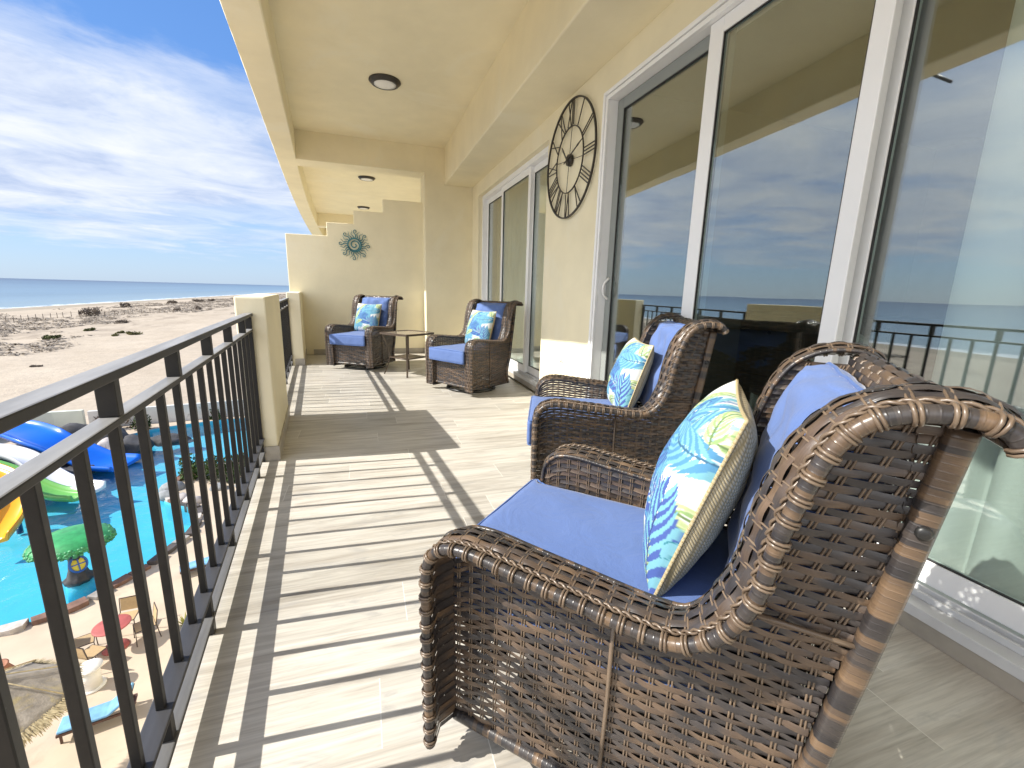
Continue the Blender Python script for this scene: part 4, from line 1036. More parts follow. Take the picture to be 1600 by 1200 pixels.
# stone edging
def stone_mat(nm, c): return simple(nm, c, 0.85, 0.25, 5, bmp=0.4, bscale=9)
ST = [stone_mat('brown edging stone', (0.17, 0.095, 0.07)), stone_mat('grey edging stone', (0.27, 0.25, 0.23)), stone_mat('dark edging stone', (0.07, 0.06, 0.058)), stone_mat('pale edging stone', (0.46, 0.42, 0.38))]
MAT['rock'] = stone_mat('dark volcanic rock', (0.055, 0.053, 0.055)); MAT['rock_grey'] = stone_mat('grey rock', (0.23, 0.24, 0.245)); MAT['rock_pale'] = stone_mat('pale rock', (0.42, 0.38, 0.36))
def lump(mb, c, r, seed, sub=2, amp=0.35, flat=0.0):
    bm = bmesh.new(); bmesh.ops.create_icosphere(bm, subdivisions=sub, radius=1.0); b = len(mb.v)
    for v in bm.verts:
        d = 1 + amp * mnoise.noise(v.co * 1.3 + Vector((seed * 3.7, seed, 0))) + amp * 0.4 * mnoise.noise(v.co * 3.1 + Vector((seed, 0, 5)))
        p = v.co * d; p.z = max(p.z, -0.6); mb.v.append(Vector(c) + Vector((p.x * r[0], p.y * r[1], p.z * r[2])))
    bm.verts.ensure_lookup_table()
    for f in bm.faces: mb.face([b + v.index for v in f.verts], None, flat == 0)
    bm.free()
pe = empty('pool_edging', (-8.0, 20, -9.0)); tag(pe, 'rim of broken brown and grey stones along the edge of the swimming pool', 'pool rim')
ER, EL = resample([p.copy() for p in PL_] + [PL_[0].copy()], 0.62)
k = 0
for i in range(len(ER) - 1):
    a, c = ER[i], ER[i + 1]; md = (a + c) / 2
    if md.x < -17 or md.y < 14.4 and md.x < -12 or md.y > 30 or k > 96: continue
    T = (c - a).normalized(); Nn = Vector((T.y, -T.x, 0))
    if inpoly(md.x + Nn.x * 0.3, md.y + Nn.y * 0.3, POOL): Nn = -Nn
    wd = random.uniform(0.28, 0.42); g = 0.015; m = MB()
    z1 = -9.0 + random.uniform(0.10, 0.17); q = [a + T * g + Nn * 0.0, c - T * g, c - T * g * random.uniform(1, 5) + Nn * wd * random.uniform(.8, 1), (a + c) / 2 + Nn * wd * random.uniform(.95, 1.1), a + T * g * random.uniform(1, 5) + Nn * wd * random.uniform(.8, 1)]
    pts = [(p.x + 8.0, p.y - 20) for p in q]
    ar = sum(pts[j][0] * pts[(j + 1) % 5][1] - pts[(j + 1) % 5][0] * pts[j][1] for j in range(5))
    if ar < 0: pts.reverse()
    m.prism(pts, -0.3, z1 + 9.0); m.build('rim_stone', random.choice(ST[:3] + [ST[3], ST[0], ST[2]]), pe, bevel=0.012); k += 1

# sand terrain reaching the shore
def ground_z(x, y):
    if -26.9 < x < 7.8 and -11.9 < y < 40.4: return -10.6
    u = max(0.0, min(1.0, (-x - 25) / 110)); z = -9.15 - 1.75 * u ** 1.3
    if x < -20 or y > 40:
        d = max(0, min(1, (abs(x + 75) < 45) * 1.0))
        z += (0.10 * mnoise.noise(Vector((x * 0.35, y * 0.35, 0))) + 0.5 * d * (max(0, mnoise.noise(Vector((x * 0.05, y * 0.05, 3)))) ** 1.2)) * (1 if x > -122 else 0.0)
    if x < -122: z = -10.35 - (-(x + 122)) * 0.040
    return z
xs = list(np.arange(-190, -120, 4)) + list(np.arange(-120, -28, 1.0)) + [-27, -26.8] + list(np.arange(-26, 8, 4.0)) + [7.9, 8.1, 20, 60, 200, 900]
ysn = [-300, -150, -80, -40, -20, -12, -11.8] + list(np.arange(-8, 40, 4.0)) + [40.3, 40.5] + list(np.arange(41.5, 130, 1.1)) + list(np.arange(130, 300, 3)) + list(np.arange(300, 800, 14)) + [1000, 1500, 2500, 4500, 9000, 18000]
vs = [(x, y, ground_z(x, y)) for x in xs for y in ysn]; ny = len(ysn)
fs = [(i * ny + j, (i + 1) * ny + j, (i + 1) * ny + j + 1, i * ny + j + 1) for i in range(len(xs) - 1) for j in range(ny - 1)]
m, t, p = new_mat('dry beach sand')
co = t.add('ShaderNodeTexCoord').outputs['Object']; sx = t.add('ShaderNodeSeparateXYZ', {0: co})
a1 = t.noise(co, 0.09, 6, 0.6); a2 = t.noise(co, 0.9, 5, 0.65); a3 = t.noise(t.mapping(co, scale=(1, .45, 1)), 0.22, 6, 0.7, 0.8)
c = t.ramp(a1, [(0.3, (0.415, 0.345, 0.262)), (0.7, (0.485, 0.412, 0.320))])
c = t.mix(0.6, c, t.ramp(a2, [(0.3, (0.80,) * 3), (0.65, (1.04,) * 3)]), 'MULTIPLY')
dune = t.ramp(t.math('DIVIDE', sx.outputs[0], -200.0), [(0.20, (0, 0, 0)), (0.27, (1, 1, 1)), (0.48, (1, 1, 1)), (0.56, (0, 0, 0))])
veg = t.math('MULTIPLY', t.ramp(a3, [(0.50, (0, 0, 0)), (0.60, (1, 1, 1))]), dune)
c = t.mix(t.math('MULTIPLY', veg, 0.6), c, (0.25, 0.205, 0.16))
wet = t.ramp(t.math('DIVIDE', t.math('ADD', sx.outputs[0], t.math('MULTIPLY', a1, 5.0)), -200.0), [(0.585, (0, 0, 0)), (0.60, (1, 1, 1)), (0.66, (1, 1, 1)), (0.672, (0.2,) * 3)])
c = t.mix(t.math('MULTIPLY', wet, 0.55), c, (0.25, 0.22, 0.17))
t.l.new(c, p.inputs['Base Color']); setp(p, Roughness=0.95, Specular_IOR_Level=0.1); bump(t, p, t.math('ADD', a2, t.noise(co, 3.0, 4)), 0.6, 0.12)
MAT['sand'] = m
me = bpy.data.meshes.new('beach_sand'); me.from_pydata(vs, [], fs); me.polygons.foreach_set('use_smooth', [True] * len(fs)); me.materials.append(m)
o = bpy.data.objects.new('beach_sand', me); COL.objects.link(o); struct(o)
# sea
m, t, p = new_mat('sea water')
co = t.add('ShaderNodeTexCoord').outputs['Object']; sx = t.add('ShaderNodeSeparateXYZ', {0: co})
n1_ = t.noise(t.mapping(co, scale=(1, 0.35, 1)), 0.35, 5, 0.6, 0.5); n2_ = t.noise(t.mapping(co, scale=(1, 0.12, 1)), 0.012, 5, 0.6, 0.3); n3_ = t.noise(t.mapping(co, scale=(1, 0.25, 1)), 0.06, 4)
dep = t.math('DIVIDE', t.math('ADD', t.math('MULTIPLY', sx.outputs[0], -1.0), t.math('MULTIPLY', n2_, 120.0)), 3000.0)
c = t.ramp(dep, [(0.062, (0.21, 0.29, 0.33)), (0.10, (0.13, 0.215, 0.29)), (0.3, (0.085, 0.155, 0.235)), (1.0, (0.05, 0.095, 0.165))])
c = t.mix(0.5, c, t.ramp(n2_, [(0.35, (0.80,) * 3), (0.65, (1.2,) * 3)]), 'MULTIPLY')
foam = t.math('MULTIPLY', t.ramp(t.math('ADD', t.math('MULTIPLY', sx.outputs[0], -1.0), t.math('MULTIPLY', n3_, 9.0)), [(0.0, (1, 1, 1)), (1.0, (1, 1, 1))]), 1.0)
fx = t.math('ADD', t.math('ADD', sx.outputs[0], 141.0), t.math('MULTIPLY', t.math('SUBTRACT', n3_, 0.5), 10.0))
fo = t.math('MULTIPLY', t.math('GREATER_THAN', fx, -4.0), t.math('GREATER_THAN', t.math('ADD', n1_, t.math('MULTIPLY', fx, 0.03)), 0.46))
c = t.mix(t.math('MULTIPLY', fo, 0.8), c, (0.78, 0.80, 0.80))
t.l.new(c, p.inputs['Base Color']); setp(p, Roughness=0.32, Specular_IOR_Level=0.30, IOR=1.33); bump(t, p, n1_, 0.8, 0.35)
sv = MB(); sv.v = [Vector(q) for q in ((-40000, -9000, -10.98), (-130, -9000, -10.98), (-130, 40000, -10.98), (-40000, 40000, -10.98))]; sv.face((0, 1, 2, 3)); struct(sv.build('sea', m))

# ------------------------------------------------------------------ beach plants
def leaf_mat(nm, c): return simple(nm, c, 0.7, 0.35, 3.0, spec=0.2)
LG = leaf_mat('green scrub leaf', (0.085, 0.095, 0.030)); LY = leaf_mat('yellow green scrub leaf', (0.16, 0.15, 0.055)); LB = leaf_mat('dry grey brown twig', (0.165, 0.130, 0.100)); LD = leaf_mat('dark green leaf', (0.045, 0.075, 0.020)); LS = leaf_mat('dry scrub', (0.255, 0.215, 0.17))
MAT['twig'] = simple('twig', (0.09, 0.07, 0.05), 0.9)
def leafy(mb, c, r, n, ls, seed):
    rd = random.Random(seed); cl = [(rd.uniform(-.7, .7), rd.uniform(-.7, .7), rd.uniform(.1, .75), rd.uniform(.3, .5)) for _ in range(9)]
    for _ in range(n):
        q = rd.choice(cl); d = Vector((rd.gauss(0, 1), rd.gauss(0, 1), rd.gauss(0, 1))).normalized() * (q[3] * rd.random() ** 0.4)
        p = Vector((c[0] + (q[0] + d.x) * r[0], c[1] + (q[1] + d.y) * r[1], c[2] + max(0.02, q[2] + d.z) * r[2]))
        a = Vector((rd.gauss(0, 1), rd.gauss(0, 1), rd.gauss(0, 1))).normalized(); b_ = a.cross(Vector((rd.gauss(0, 1), rd.gauss(0, 1), rd.gauss(0, 1)))).normalized()
        L_ = ls * rd.uniform(.7, 1.4); k_ = len(mb.v); mb.v += [p - a * L_, p + b_ * L_ * .45, p + a * L_, p - b_ * L_ * .45]; mb.face((k_, k_ + 1, k_ + 2, k_ + 3), None, False)
def bush(name, x, y, z, r, mat, label, cat, n=500, ls=0.12, grp=None):
    o = empty(name, (x, y, z)); tag(o, label, cat, grp)
    m = MB(); leafy(m, (0, 0, 0), r, n, ls, int(abs(x * 31 + y * 17))); m.build('foliage', mat, o)
    m = MB()
    for q in range(5):
        a = q * 1.3; m.tube([Vector((0, 0, -0.1)), Vector((math.cos(a) * r[0] * .3, math.sin(a) * r[1] * .3, r[2] * .35)), Vector((math.cos(a) * r[0] * .6, math.sin(a) * r[1] * .6, r[2] * .7))], 0.02 + 0.01 * r[2], 5)
    m.build('stems', MAT['twig'], o); return o
GB = 'shrubs dotted over the beach sand'
def at(px, py, z):
    d = fw + RR * ((px - 800) / F_PX) - UU * ((py - 600) / F_PX); k = (z - CAM_H) / d.z; return d.x * k, d.y * k
for (px, py, r, mat, lab) in ((142, 494, (5.5, 5.5, 3.2), LB, 'biggest dark grey brown beach bush, near the fence posts'), (82, 535, (2.4, 2.0, 0.85), LG, 'olive green mound shrub nearest on the left of the open sand'),
        (140, 520, (1.9, 1.7, 0.65), LG, 'small bright green shrub below the big dark bush'), (179, 530, (1.5, 1.2, 0.4), LY, 'low olive tuft just left of the yellowish shrub'), (209, 528, (2.6, 1.8, 0.75), LY, 'yellowish green shrub closest to the railing'), (188, 525, (1.6, 1.4, 0.6), LY, 'small olive shrub between the low tuft and the yellowish shrub'),
        (196, 479, (4.5, 3.5, 2.1), LB, 'dark bush on the dune right of the biggest bush'), (310, 471, (6, 4, 2.0), LB, 'dark bush far along the dune, above the railing middle'), (277, 487, (2.6, 2.2, 1.5), LB, 'round grey bush above the middle of the top rail'), (310, 486, (3.2, 2.6, 1.8), LB, 'round grey brown bush just left of the nearer parapet wall'),
        (270, 473, (7, 4, 1.8), LB, 'wide low dark bush along the distant dune ridge'), (330, 470, (5, 4, 1.6), LB, 'distant dark bush by the dune ridge left of the parapet top'), (192, 507, (2.6, 2, 0.9), LB, 'grey scrub bush in the middle of the dune band'), (60, 582, (1.1, .7, .12), LB, 'flat dark patch of weed on the open sand')):
    x, y = at(px, py, -9.9); r = (r[0] * .50, r[1] * .55, r[2] * 0.95); bush('beach_shrub', x, y, ground_z(x, y) - 0.05, r, mat, lab, 'shrub', 520, 0.30 if r[0] > 1.6 else 0.16, GB)
sc2 = MB(); rd = random.Random(5); cnt = 0
while cnt < 5200:
    x = rd.uniform(-114, -40); y = 60 + (rd.random() ** 2) * 560
    dens = mnoise.noise(Vector((x * 0.045, y * 0.02, 8))) + 0.5 * mnoise.noise(Vector((x * .2, y * .09, 2))) + (0.35 if -104 < x < -60 else -0.05)
    if dens < 0.15: continue
    s = rd.uniform(0.35, 1.0) * (1 + y / 500); z = ground_z(x, y); k_ = len(sc2.v)
    for q in range(14):
        a = rd.random() * 6.28; rr_ = s * rd.random(); h = s * .40 * rd.random() * rd.random() + .04; p = Vector((x + rr_ * math.cos(a), y + 1.3 * rr_ * math.sin(a), z + h)); k_ = len(sc2.v); l_ = 0.20 * s + .10; b2 = rd.random() * 6.28
        v1 = Vector((math.cos(b2), math.sin(b2), rd.uniform(-.3, .5))) * l_; v2 = Vector((-math.sin(b2), math.cos(b2), rd.uniform(-.3, .5))) * l_ * .4
        sc2.v += [p - v1, p + v2, p + v1, p - v2]; sc2.face((k_, k_ + 1, k_ + 2, k_ + 3), None, False)
    cnt += 1
so_ = sc2.build('dune_scrub', LS); so_['kind'] = 'stuff'; tag(so_, 'dry low scrub scattered over the sandy dunes', 'scrub')
# beach fence
bf = empty('beach_fence', (-84, 160, -10)); tag(bf, 'thin line of wooden fence posts crossing the beach sand', 'fence')
MAT['post'] = simple('grey post wood', (0.16, 0.13, 0.10), 0.9)
m0 = MB(); m0.tube([Vector((0, 0, -0.3)), Vector((0.02, 0, 0.7)), Vector((0, 0.02, 1.55))], 0.075, 6); pr_ = None
pp_ = [(10, 505), (22, 504.2), (34, 503.2), (45, 502.2), (57, 501.2), (68, 500), (80, 499), (90, 498.2), (99, 497.4), (112, 496.4), (124, 496), (150, 495.5), (164, 494.6), (180, 494), (195, 493.4), (208, 492.8), (222, 492.2), (235, 491.5), (250, 491), (266, 490)]
wire = []
for i, (px, py) in enumerate(pp_):
    x, y = at(px, py, -10.2); z = ground_z(x, y)
    if pr_ is None: q = pr_ = m0.build('post', MAT['post'], bf)
    else: q = pr_.copy(); COL.objects.link(q)
    q.location = (x + 84, y - 160, z + 10); wire.append(Vector((x + 84, y - 160, z + 11.2)))
m = MB(); m.tube(wire, 0.015, 4); m.build('wire', MAT['post'], bf)

# ------------------------------------------------------------------ pool surroundings
MAT['wall_white'] = simple('weathered white wash', (0.62, 0.60, 0.55), 0.9, 0.08, 1.2, stain=((0.27, 0.24, 0.21), 0.9, 0.56))
MAT['wall_green'] = simple('pale greenish wash', (0.60, 0.62, 0.52), 0.9, 0.06, 1.0, stain=((0.48, 0.49, 0.40), 0.6, 0.55))
def run_wall(pts, h, th, mat, label):
    o = empty('garden_wall', (pts[0][0], pts[0][1], -9.0)); tag(o, label, 'wall'); m = MB()
    P = [Vector((x - pts[0][0], y - pts[0][1], 0)) for x, y in pts]
    m.sweep(P, [(-th / 2, -0.2), (th / 2, -0.2), (th / 2, h), (-th / 2, h)], smooth=False); m.build('wall_body', mat, o, bevel=0.02)
run_wall([(2, 39.6), (-3, 39.0), (-8.5, 38.5), (-12.5, 37.75), (-16.3, 37.2), (-18.6, 36.9)], 1.22, 0.25, MAT['wall_white'], 'stained white garden wall beyond the far pool edge')
run_wall([(-18.9, 37.0), (-20.5, 36.9), (-22.5, 36.0), (-24.0, 33.5), (-24.8, 29), (-25.0, 22), (-24.6, 15)], 1.3, 0.3, MAT['wall_green'], 'pale greenish curved wall behind the water slides')
RG = 'rocks around the water slides'
rocks = [(-15.6, 32.6, 1.7, 1.3, 1.1, 'rock', 'dark craggy rock behind the blue slide'), (-17.6, 33.6, 1.9, 1.2, 1.3, 'rock', 'large dark rock heap left of the blue slide top'), (-14.1, 31.9, 1.0, .9, .75, 'rock', 'dark rock at the right side of the blue slide end'),
         (-15.0, 30.9, .8, .8, .9, 'rock_pale', 'pale round boulder beside the blue slide chute'), (-18.4, 29.9, .9, .8, 1.25, 'rock_grey', 'smooth grey boulder between the blue and white slides'), (-16.9, 29.0, 1.6, 1.3, .9, 'rock', 'dark rock under the blue slide'),
         (-17.6, 26.6, 1.5, 1.2, 1.0, 'rock', 'dark rock between the white and green slides'), (-18.9, 27.8, 1.4, 1.5, 1.4, 'rock', 'dark rock behind the white slide top'), (-18.8, 24.2, 1.6, 1.6, 1.2, 'rock', 'dark rock behind the yellow slide'), (-12.6, 33.2, 1.1, .7, .4, 'rock', 'low flat dark rock in the water near the garden wall'), (-15.4, 28.0, 1.0, 1.0, .5, 'rock', 'low dark rock at the waterline below the blue slide')]
for i, (x, y, a, c_, h, mt, lab) in enumerate(rocks):
    m = MB(); lump(m, (0, 0, 0), (a, c_, h), i + 2.3, 3, 0.45); o = m.build('rock', MAT[mt]); o.location = (x, y, -9.15); tag(o, lab, 'rock', RG)
for i, (x, y, r, mt, lab) in enumerate([(-9.35, 23.5, .38, 'rock_grey', 'grey stone on the near tip of the planter island'), (-8.7, 22.95, .34, 'rock_pale', 'pale stone nearest the balcony on the planter island'), (-8.1, 22.6, .34, 'rock_pale', 'pale stone at the right of the planter island tip'), (-9.55, 24.5, .42, 'rock_grey', 'grey stone on the left edge of the planter island'), (-7.4, 23.9, .3, 'rock_grey', 'small grey stone under the planter hedge'), (-6.3, 23.9, .32, 'rock_grey', 'small grey stone at the right below the planter hedge')]):
    m = MB(); lump(m, (0, 0, 0), (r * 1.3, r, r * .8), i + 40, 2, 0.35); o = m.build('rock', MAT[mt]); o.location = (x, y, -8.93); tag(o, lab, 'rock', 'stones around the planter')
for i, (x, y, r) in enumerate([(-8.6, 25.5, (1.1, 1.0, 1.15)), (-7.4, 25.4, (1.2, 1.0, 1.2)), (-6.1, 25.3, (1.2, 1.0, 1.25))]):
    bush('hedge_shrub', x, y, -9.0, r, LD, ['dark green clipped shrub at the left end of the planter', 'dark green clipped shrub in the middle of the planter', 'dark green clipped shrub at the right end of the planter'][i], 'shrub', 1100, 0.09, 'shrubs in the poolside planter')
for i, (x, y, r, lab) in enumerate([(-15.2, 35.6, (.6, .5, 1.0), 'green weed growing in front of the white wall on the left'), (-11.2, 37.25, (.5, .35, .9), 'green plant against the middle of the white garden wall'), (-17.0, 36.2, (1.3, .5, 1.1), 'dry brown shrub at the left end of the white wall')]):
    bush('wall_plant', x, y, -9.0, r, LD if i < 2 else LB, lab, 'plant', 350, 0.10)
m = MB(); m.lathe([(0.0, 0), (0.16, 0), (0.16, 1.5), (0.05, 1.56), (0, 1.56)], seg=16, cap=False); o = m.build('pool_post', simple('purple paint', (0.36, 0.22, 0.66), 0.5, 0.05)); o.location = (-8.75, 36.6, -9.2); tag(o, 'purple post standing at the far edge of the pool', 'post')

# water slides
def slide(name_label, pts, wd, mat, lip=0.28, legs=()):
    o = empty('water_slide', (pts[-1][0], pts[-1][1], -9.1)); tag(o, name_label, 'slide', 'water slides into the pool')
    P, L_ = resample(catmull(pts, 8), 0.2); P = [p - Vector(o.location) for p in P]
    h = wd / 2; pr = [(-h - .06, lip), (-h, lip), (-h + .06, .10), (-h * .5, .02), (0, 0), (h * .5, .02), (h - .06, .10), (h, lip), (h + .06, lip), (h + .02, -.04), (h * .5, -.10), (0, -.12), (-h * .5, -.10), (-h - .02, -.04)]
    m = MB(); vv = []
    # keep the chute level across: build cross sections by hand
    for i, p in enumerate(P):
        T = (P[min(i + 1, len(P) - 1)] - P[max(i - 1, 0)]); T.z = 0; T.normalize(); sd2 = Vector((T.y, -T.x, 0))
        for (a, c_) in pr: m.v.append(p + sd2 * a + Vector((0, 0, c_)))
        if i:
            for j in range(14):
                q = (i - 1) * 14; m.face((q + j, q + (j + 1) % 14, q + 14 + (j + 1) % 14, q + 14 + j))
    e0 = (len(P) - 1) * 14; m.face(list(range(13, -1, -1)), None, False); m.face([e0 + j for j in range(14)], None, False)
    m.build('chute', mat, o)
    for (f_, hh) in legs:
        p = P[int(f_ * (len(P) - 1))]; m = MB(); m.tube([Vector((p.x, p.y, -0.75)), Vector((p.x, p.y, p.z - 0.08))], 0.11, 10); m.lathe([(0, -.02), (.3, -.02), (.3, .12), (.14, .2)], (p.x, p.y, 0), seg=16); m.build('support', MAT['slide_post'], o)
def gloss(nm, c): return simple(nm, c, 0.22, 0.05, 1.5)
MAT['slide_post'] = gloss('dark blue slide post', (0.02, 0.05, 0.13))
slide('wide bright blue water slide with its lip at the pool surface', [(-20.6, 31.9, -7.2), (-19.0, 31.2, -7.35), (-17.3, 30.0, -7.6), (-15.9, 29.5, -8.25), (-14.5, 29.0, -8.85), (-13.1, 28.6, -8.98)], 1.9, gloss('bright blue fibreglass', (0.010, 0.125, 0.60)), 0.25)
slide('white curved water slide left of the blue slide', [(-19.6, 27.5, -7.3), (-18.0, 27.6, -7.4), (-16.6, 27.2, -7.75), (-15.4, 26.5, -8.45), (-14.2, 25.8, -8.9), (-12.9, 25.2, -8.98)], 0.85, gloss('white fibreglass', (0.72, 0.72, 0.74)))
slide('light green water slide next to the white slide', [(-19.4, 26.2, -7.3), (-17.6, 25.9, -7.5), (-16.3, 25.6, -7.95), (-15.2, 25.2, -8.55), (-14.2, 24.8, -8.9), (-13.2, 24.5, -8.98)], 0.8, gloss('light green fibreglass', (0.16, 0.44, 0.10)))
slide('orange yellow water slide curving towards the balcony side', [(-18.4, 24.6, -7.0), (-17.0, 24.6, -7.2), (-15.5, 23.9, -7.55), (-14.6, 22.9, -8.05), (-14.3, 21.9, -8.6), (-14.2, 20.8, -8.95)], 0.95, gloss('orange yellow fibreglass', (0.78, 0.36, 0.015)), legs=((0.62, 0),))

# mushroom shaped fountain
mf = empty('pool_fountain', (-9.95, 17.6, -9.13)); mf.scale = (0.80,) * 3; tag(mf, 'green domed tree shaped pool fountain with a lantern window on its dark trunk', 'fountain')
MAT['fgreen'] = simple('green painted concrete', (0.035, 0.27, 0.085), 0.45, 0.25, 4); MAT['fgreen2'] = simple('green painted lumps', (0.05, 0.25, 0.10), 0.5, 0.35, 9)
m = MB(); m.lathe([(0.0, 1.42), (0.4, 1.46), (0.9, 1.60), (1.25, 1.66), (1.38, 1.74), (1.30, 1.88), (1.0, 2.05), (0.55, 2.16), (0.0, 2.20)], seg=48, cap=False); m.build('cap', MAT['fgreen'], mf)
m = MB(); rd = random.Random(3)
for k in range(420):
    a = rd.random() * 2 * PI; q = rd.random(); 
    if q < .62: r_ = 1.38 - 0.05 * rd.random(); z = 1.60 + 0.30 * rd.random(); r_ -= max(0, (z - 1.76)) * 0.9
    else: r_ = 0.85 + .45 * rd.random(); z = 1.56 + 0.11 * (r_ - .85) / .45
    lump(m, (r_ * math.cos(a), r_ * math.sin(a), z), (.085, .085, .06), k, 1, 0.3)
m.build('cap_lumps', MAT['fgreen2'], mf)
m = MB(); m.lathe([(0.50, -0.12), (0.53, -0.02), (0.38, 0.12), (0.28, 0.45), (0.24, 0.9), (0.30, 1.25), (0.45, 1.46)], seg=28)
for v in m.v: v += Vector((v.x, v.y, 0)) * 0.18 * mnoise.noise(Vector((math.atan2(v.y, v.x) * 3, v.z * 1.2, 0)))
m.build('trunk', simple('dark painted bark', (0.035, 0.030, 0.032), 0.6, 0.4, 8, bmp=0.5, bscale=14), mf)
m = MB(); m.lathe([(0.46, -1.02), (0.46, -0.121)], seg=24); m.build('plinth', MAT['pool_paint'], mf)
dv = Vector((0.62, -0.72, 0.35)).normalized(); qz = dv.to_track_quat('Z', 'Y').to_matrix().to_4x4()
m = MB(); m.lathe([(0, 0), (0.20, 0.0), (0.20, 0.10), (0.17, 0.14), (0, 0.15)], seg=24, cap=False); m.xform(Matrix.Translation(Vector((0, 0, 0.66)) + dv * 0.18) @ qz @ Matrix.Diagonal((1.35, 1.6, 1, 1))); wn = m.build('window', simple('yellow lantern paint', (0.72, 0.55, 0.06), 0.4, 0.08), mf)
m = MB(); m.tube([Vector((0.21 * math.cos(2 * PI * q / 24), 0.25 * math.sin(2 * PI * q / 24), 0.14)) for q in range(24)], 0.035, 6, closed=True); m.box(-.018, .018, -.22, .22, .145, .175); m.box(-.18, .18, -.018, .018, .146, .174)
m.xform(Matrix.Translation(Vector((0, 0, 0.66)) + dv * 0.18) @ qz @ Matrix.Diagonal((1.3, 1.3, 1, 1))); m.build('window_frame', simple('blue lantern paint', (0.015, 0.09, 0.36), 0.4, 0.08), wn)

# terrace furniture below
MAT['red'] = simple('faded red table paint', (0.36, 0.085, 0.075), 0.6, 0.15, 6); MAT['tan_sling'] = simple('tan sling cloth', (0.42, 0.30, 0.16), 0.8, 0.08, 20); MAT['brown_frame'] = simple('dark brown chair frame', (0.06, 0.04, 0.03), 0.5, 0.1)
tx, ty = -7.07, 13.38
rt = empty('round_table', (tx, ty, -9.0)); tag(rt, 'round faded red table among tan chairs on the pool terrace', 'table')
m = MB(); m.lathe([(0, .70), (.40, .70), (.42, .715), (.42, .735), (.40, .745), (0, .745)], seg=40, cap=False); m.build('tabletop', MAT['red'], rt)
m = MB(); m.lathe([(.06, .10), (.05, .4), (.07, .70)], seg=16); m.lathe([(.30, 0), (.30, .03), (.07, .10)], seg=24); m.build('pedestal', MAT['red'], rt)
def tchair():
    o = empty('patio_chair')
    m = MB(); m.box(-.22, .22, -.22, .22, .43, .445); m.build('seat', MAT['tan_sling'], o)
    m = MB(); m.sweep([Vector((0, -.235, .50)), Vector((0, -.275, .68)), Vector((0, -.30, .86))], [(-.21, -.008), (.21, -.008), (.21, .008), (-.21, .008)], up=Vector((0, 1, 0)), smooth=False); m.build('backrest', MAT['tan_sling'], o)
    for sx_ in (-1, 1):
        m = MB(); m.tube([Vector((sx_ * .235, -.30, 0)), Vector((sx_ * .235, -.235, .44)), Vector((sx_ * .235, -.305, .88))], .014, 6); m.build('leg', MAT['brown_frame'], o)
        m = MB(); m.tube([Vector((sx_ * .235, .24, 0)), Vector((sx_ * .235, .225, .437)), Vector((sx_ * .235, -.235, .437))], .014, 6); m.build('leg', MAT['brown_frame'], o)
    m = MB(); m.tube([Vector((-.235, -.305, .875)), Vector((.235, -.305, .875))], .014, 6); m.tube([Vector((-.235, .225, .435)), Vector((.235, .225, .435))], .014, 6); m.build('crossbar', MAT['brown_frame'], o)
    return o
tc0 = None
for i, (x, y, lab) in enumerate([(-7.72, 13.32, 'tan sling patio chair on the pool side of the red table'), (-7.30, 12.78, 'tan sling patio chair with its back to the balcony, between red table and white spool'), (-6.42, 13.55, 'tan sling patio chair on the building side of the red table'), (-7.05, 14.08, 'tan sling patio chair on the far side of the red table')]):
    c = tc0 = tchair() if i == 0 else copy_tree(tc0)
    c.location = (x, y, -9.0); c.rotation_euler = (0, 0, math.atan2(ty - y, tx - x) - PI / 2 + (0.3, -0.1, 0.25, 0.1)[i]); tag(c, lab, 'chair', 'tan patio chairs around the red table')
sp_ = empty('cable_spool', (-6.98, 12.05, -9.0)); tag(sp_, 'white cable spool used as a table below the railing', 'spool')
wp = simple('white painted wood', (0.72, 0.70, 0.66), 0.7, 0.06, 6)
m = MB(); m.lathe([(0.03, .56), (.27, .56), (.27, .60), (.03, .60)], seg=36); m.build('upper_flange', wp, sp_)
m = MB(); m.lathe([(0.0, 0), (.27, 0), (.27, .04), (0, .04)], seg=36, cap=False); m.build('lower_flange', wp, sp_)
m = MB(); m.lathe([(.20, .0401), (.20, .5599)], seg=32); m.build('drum', wp, sp_)
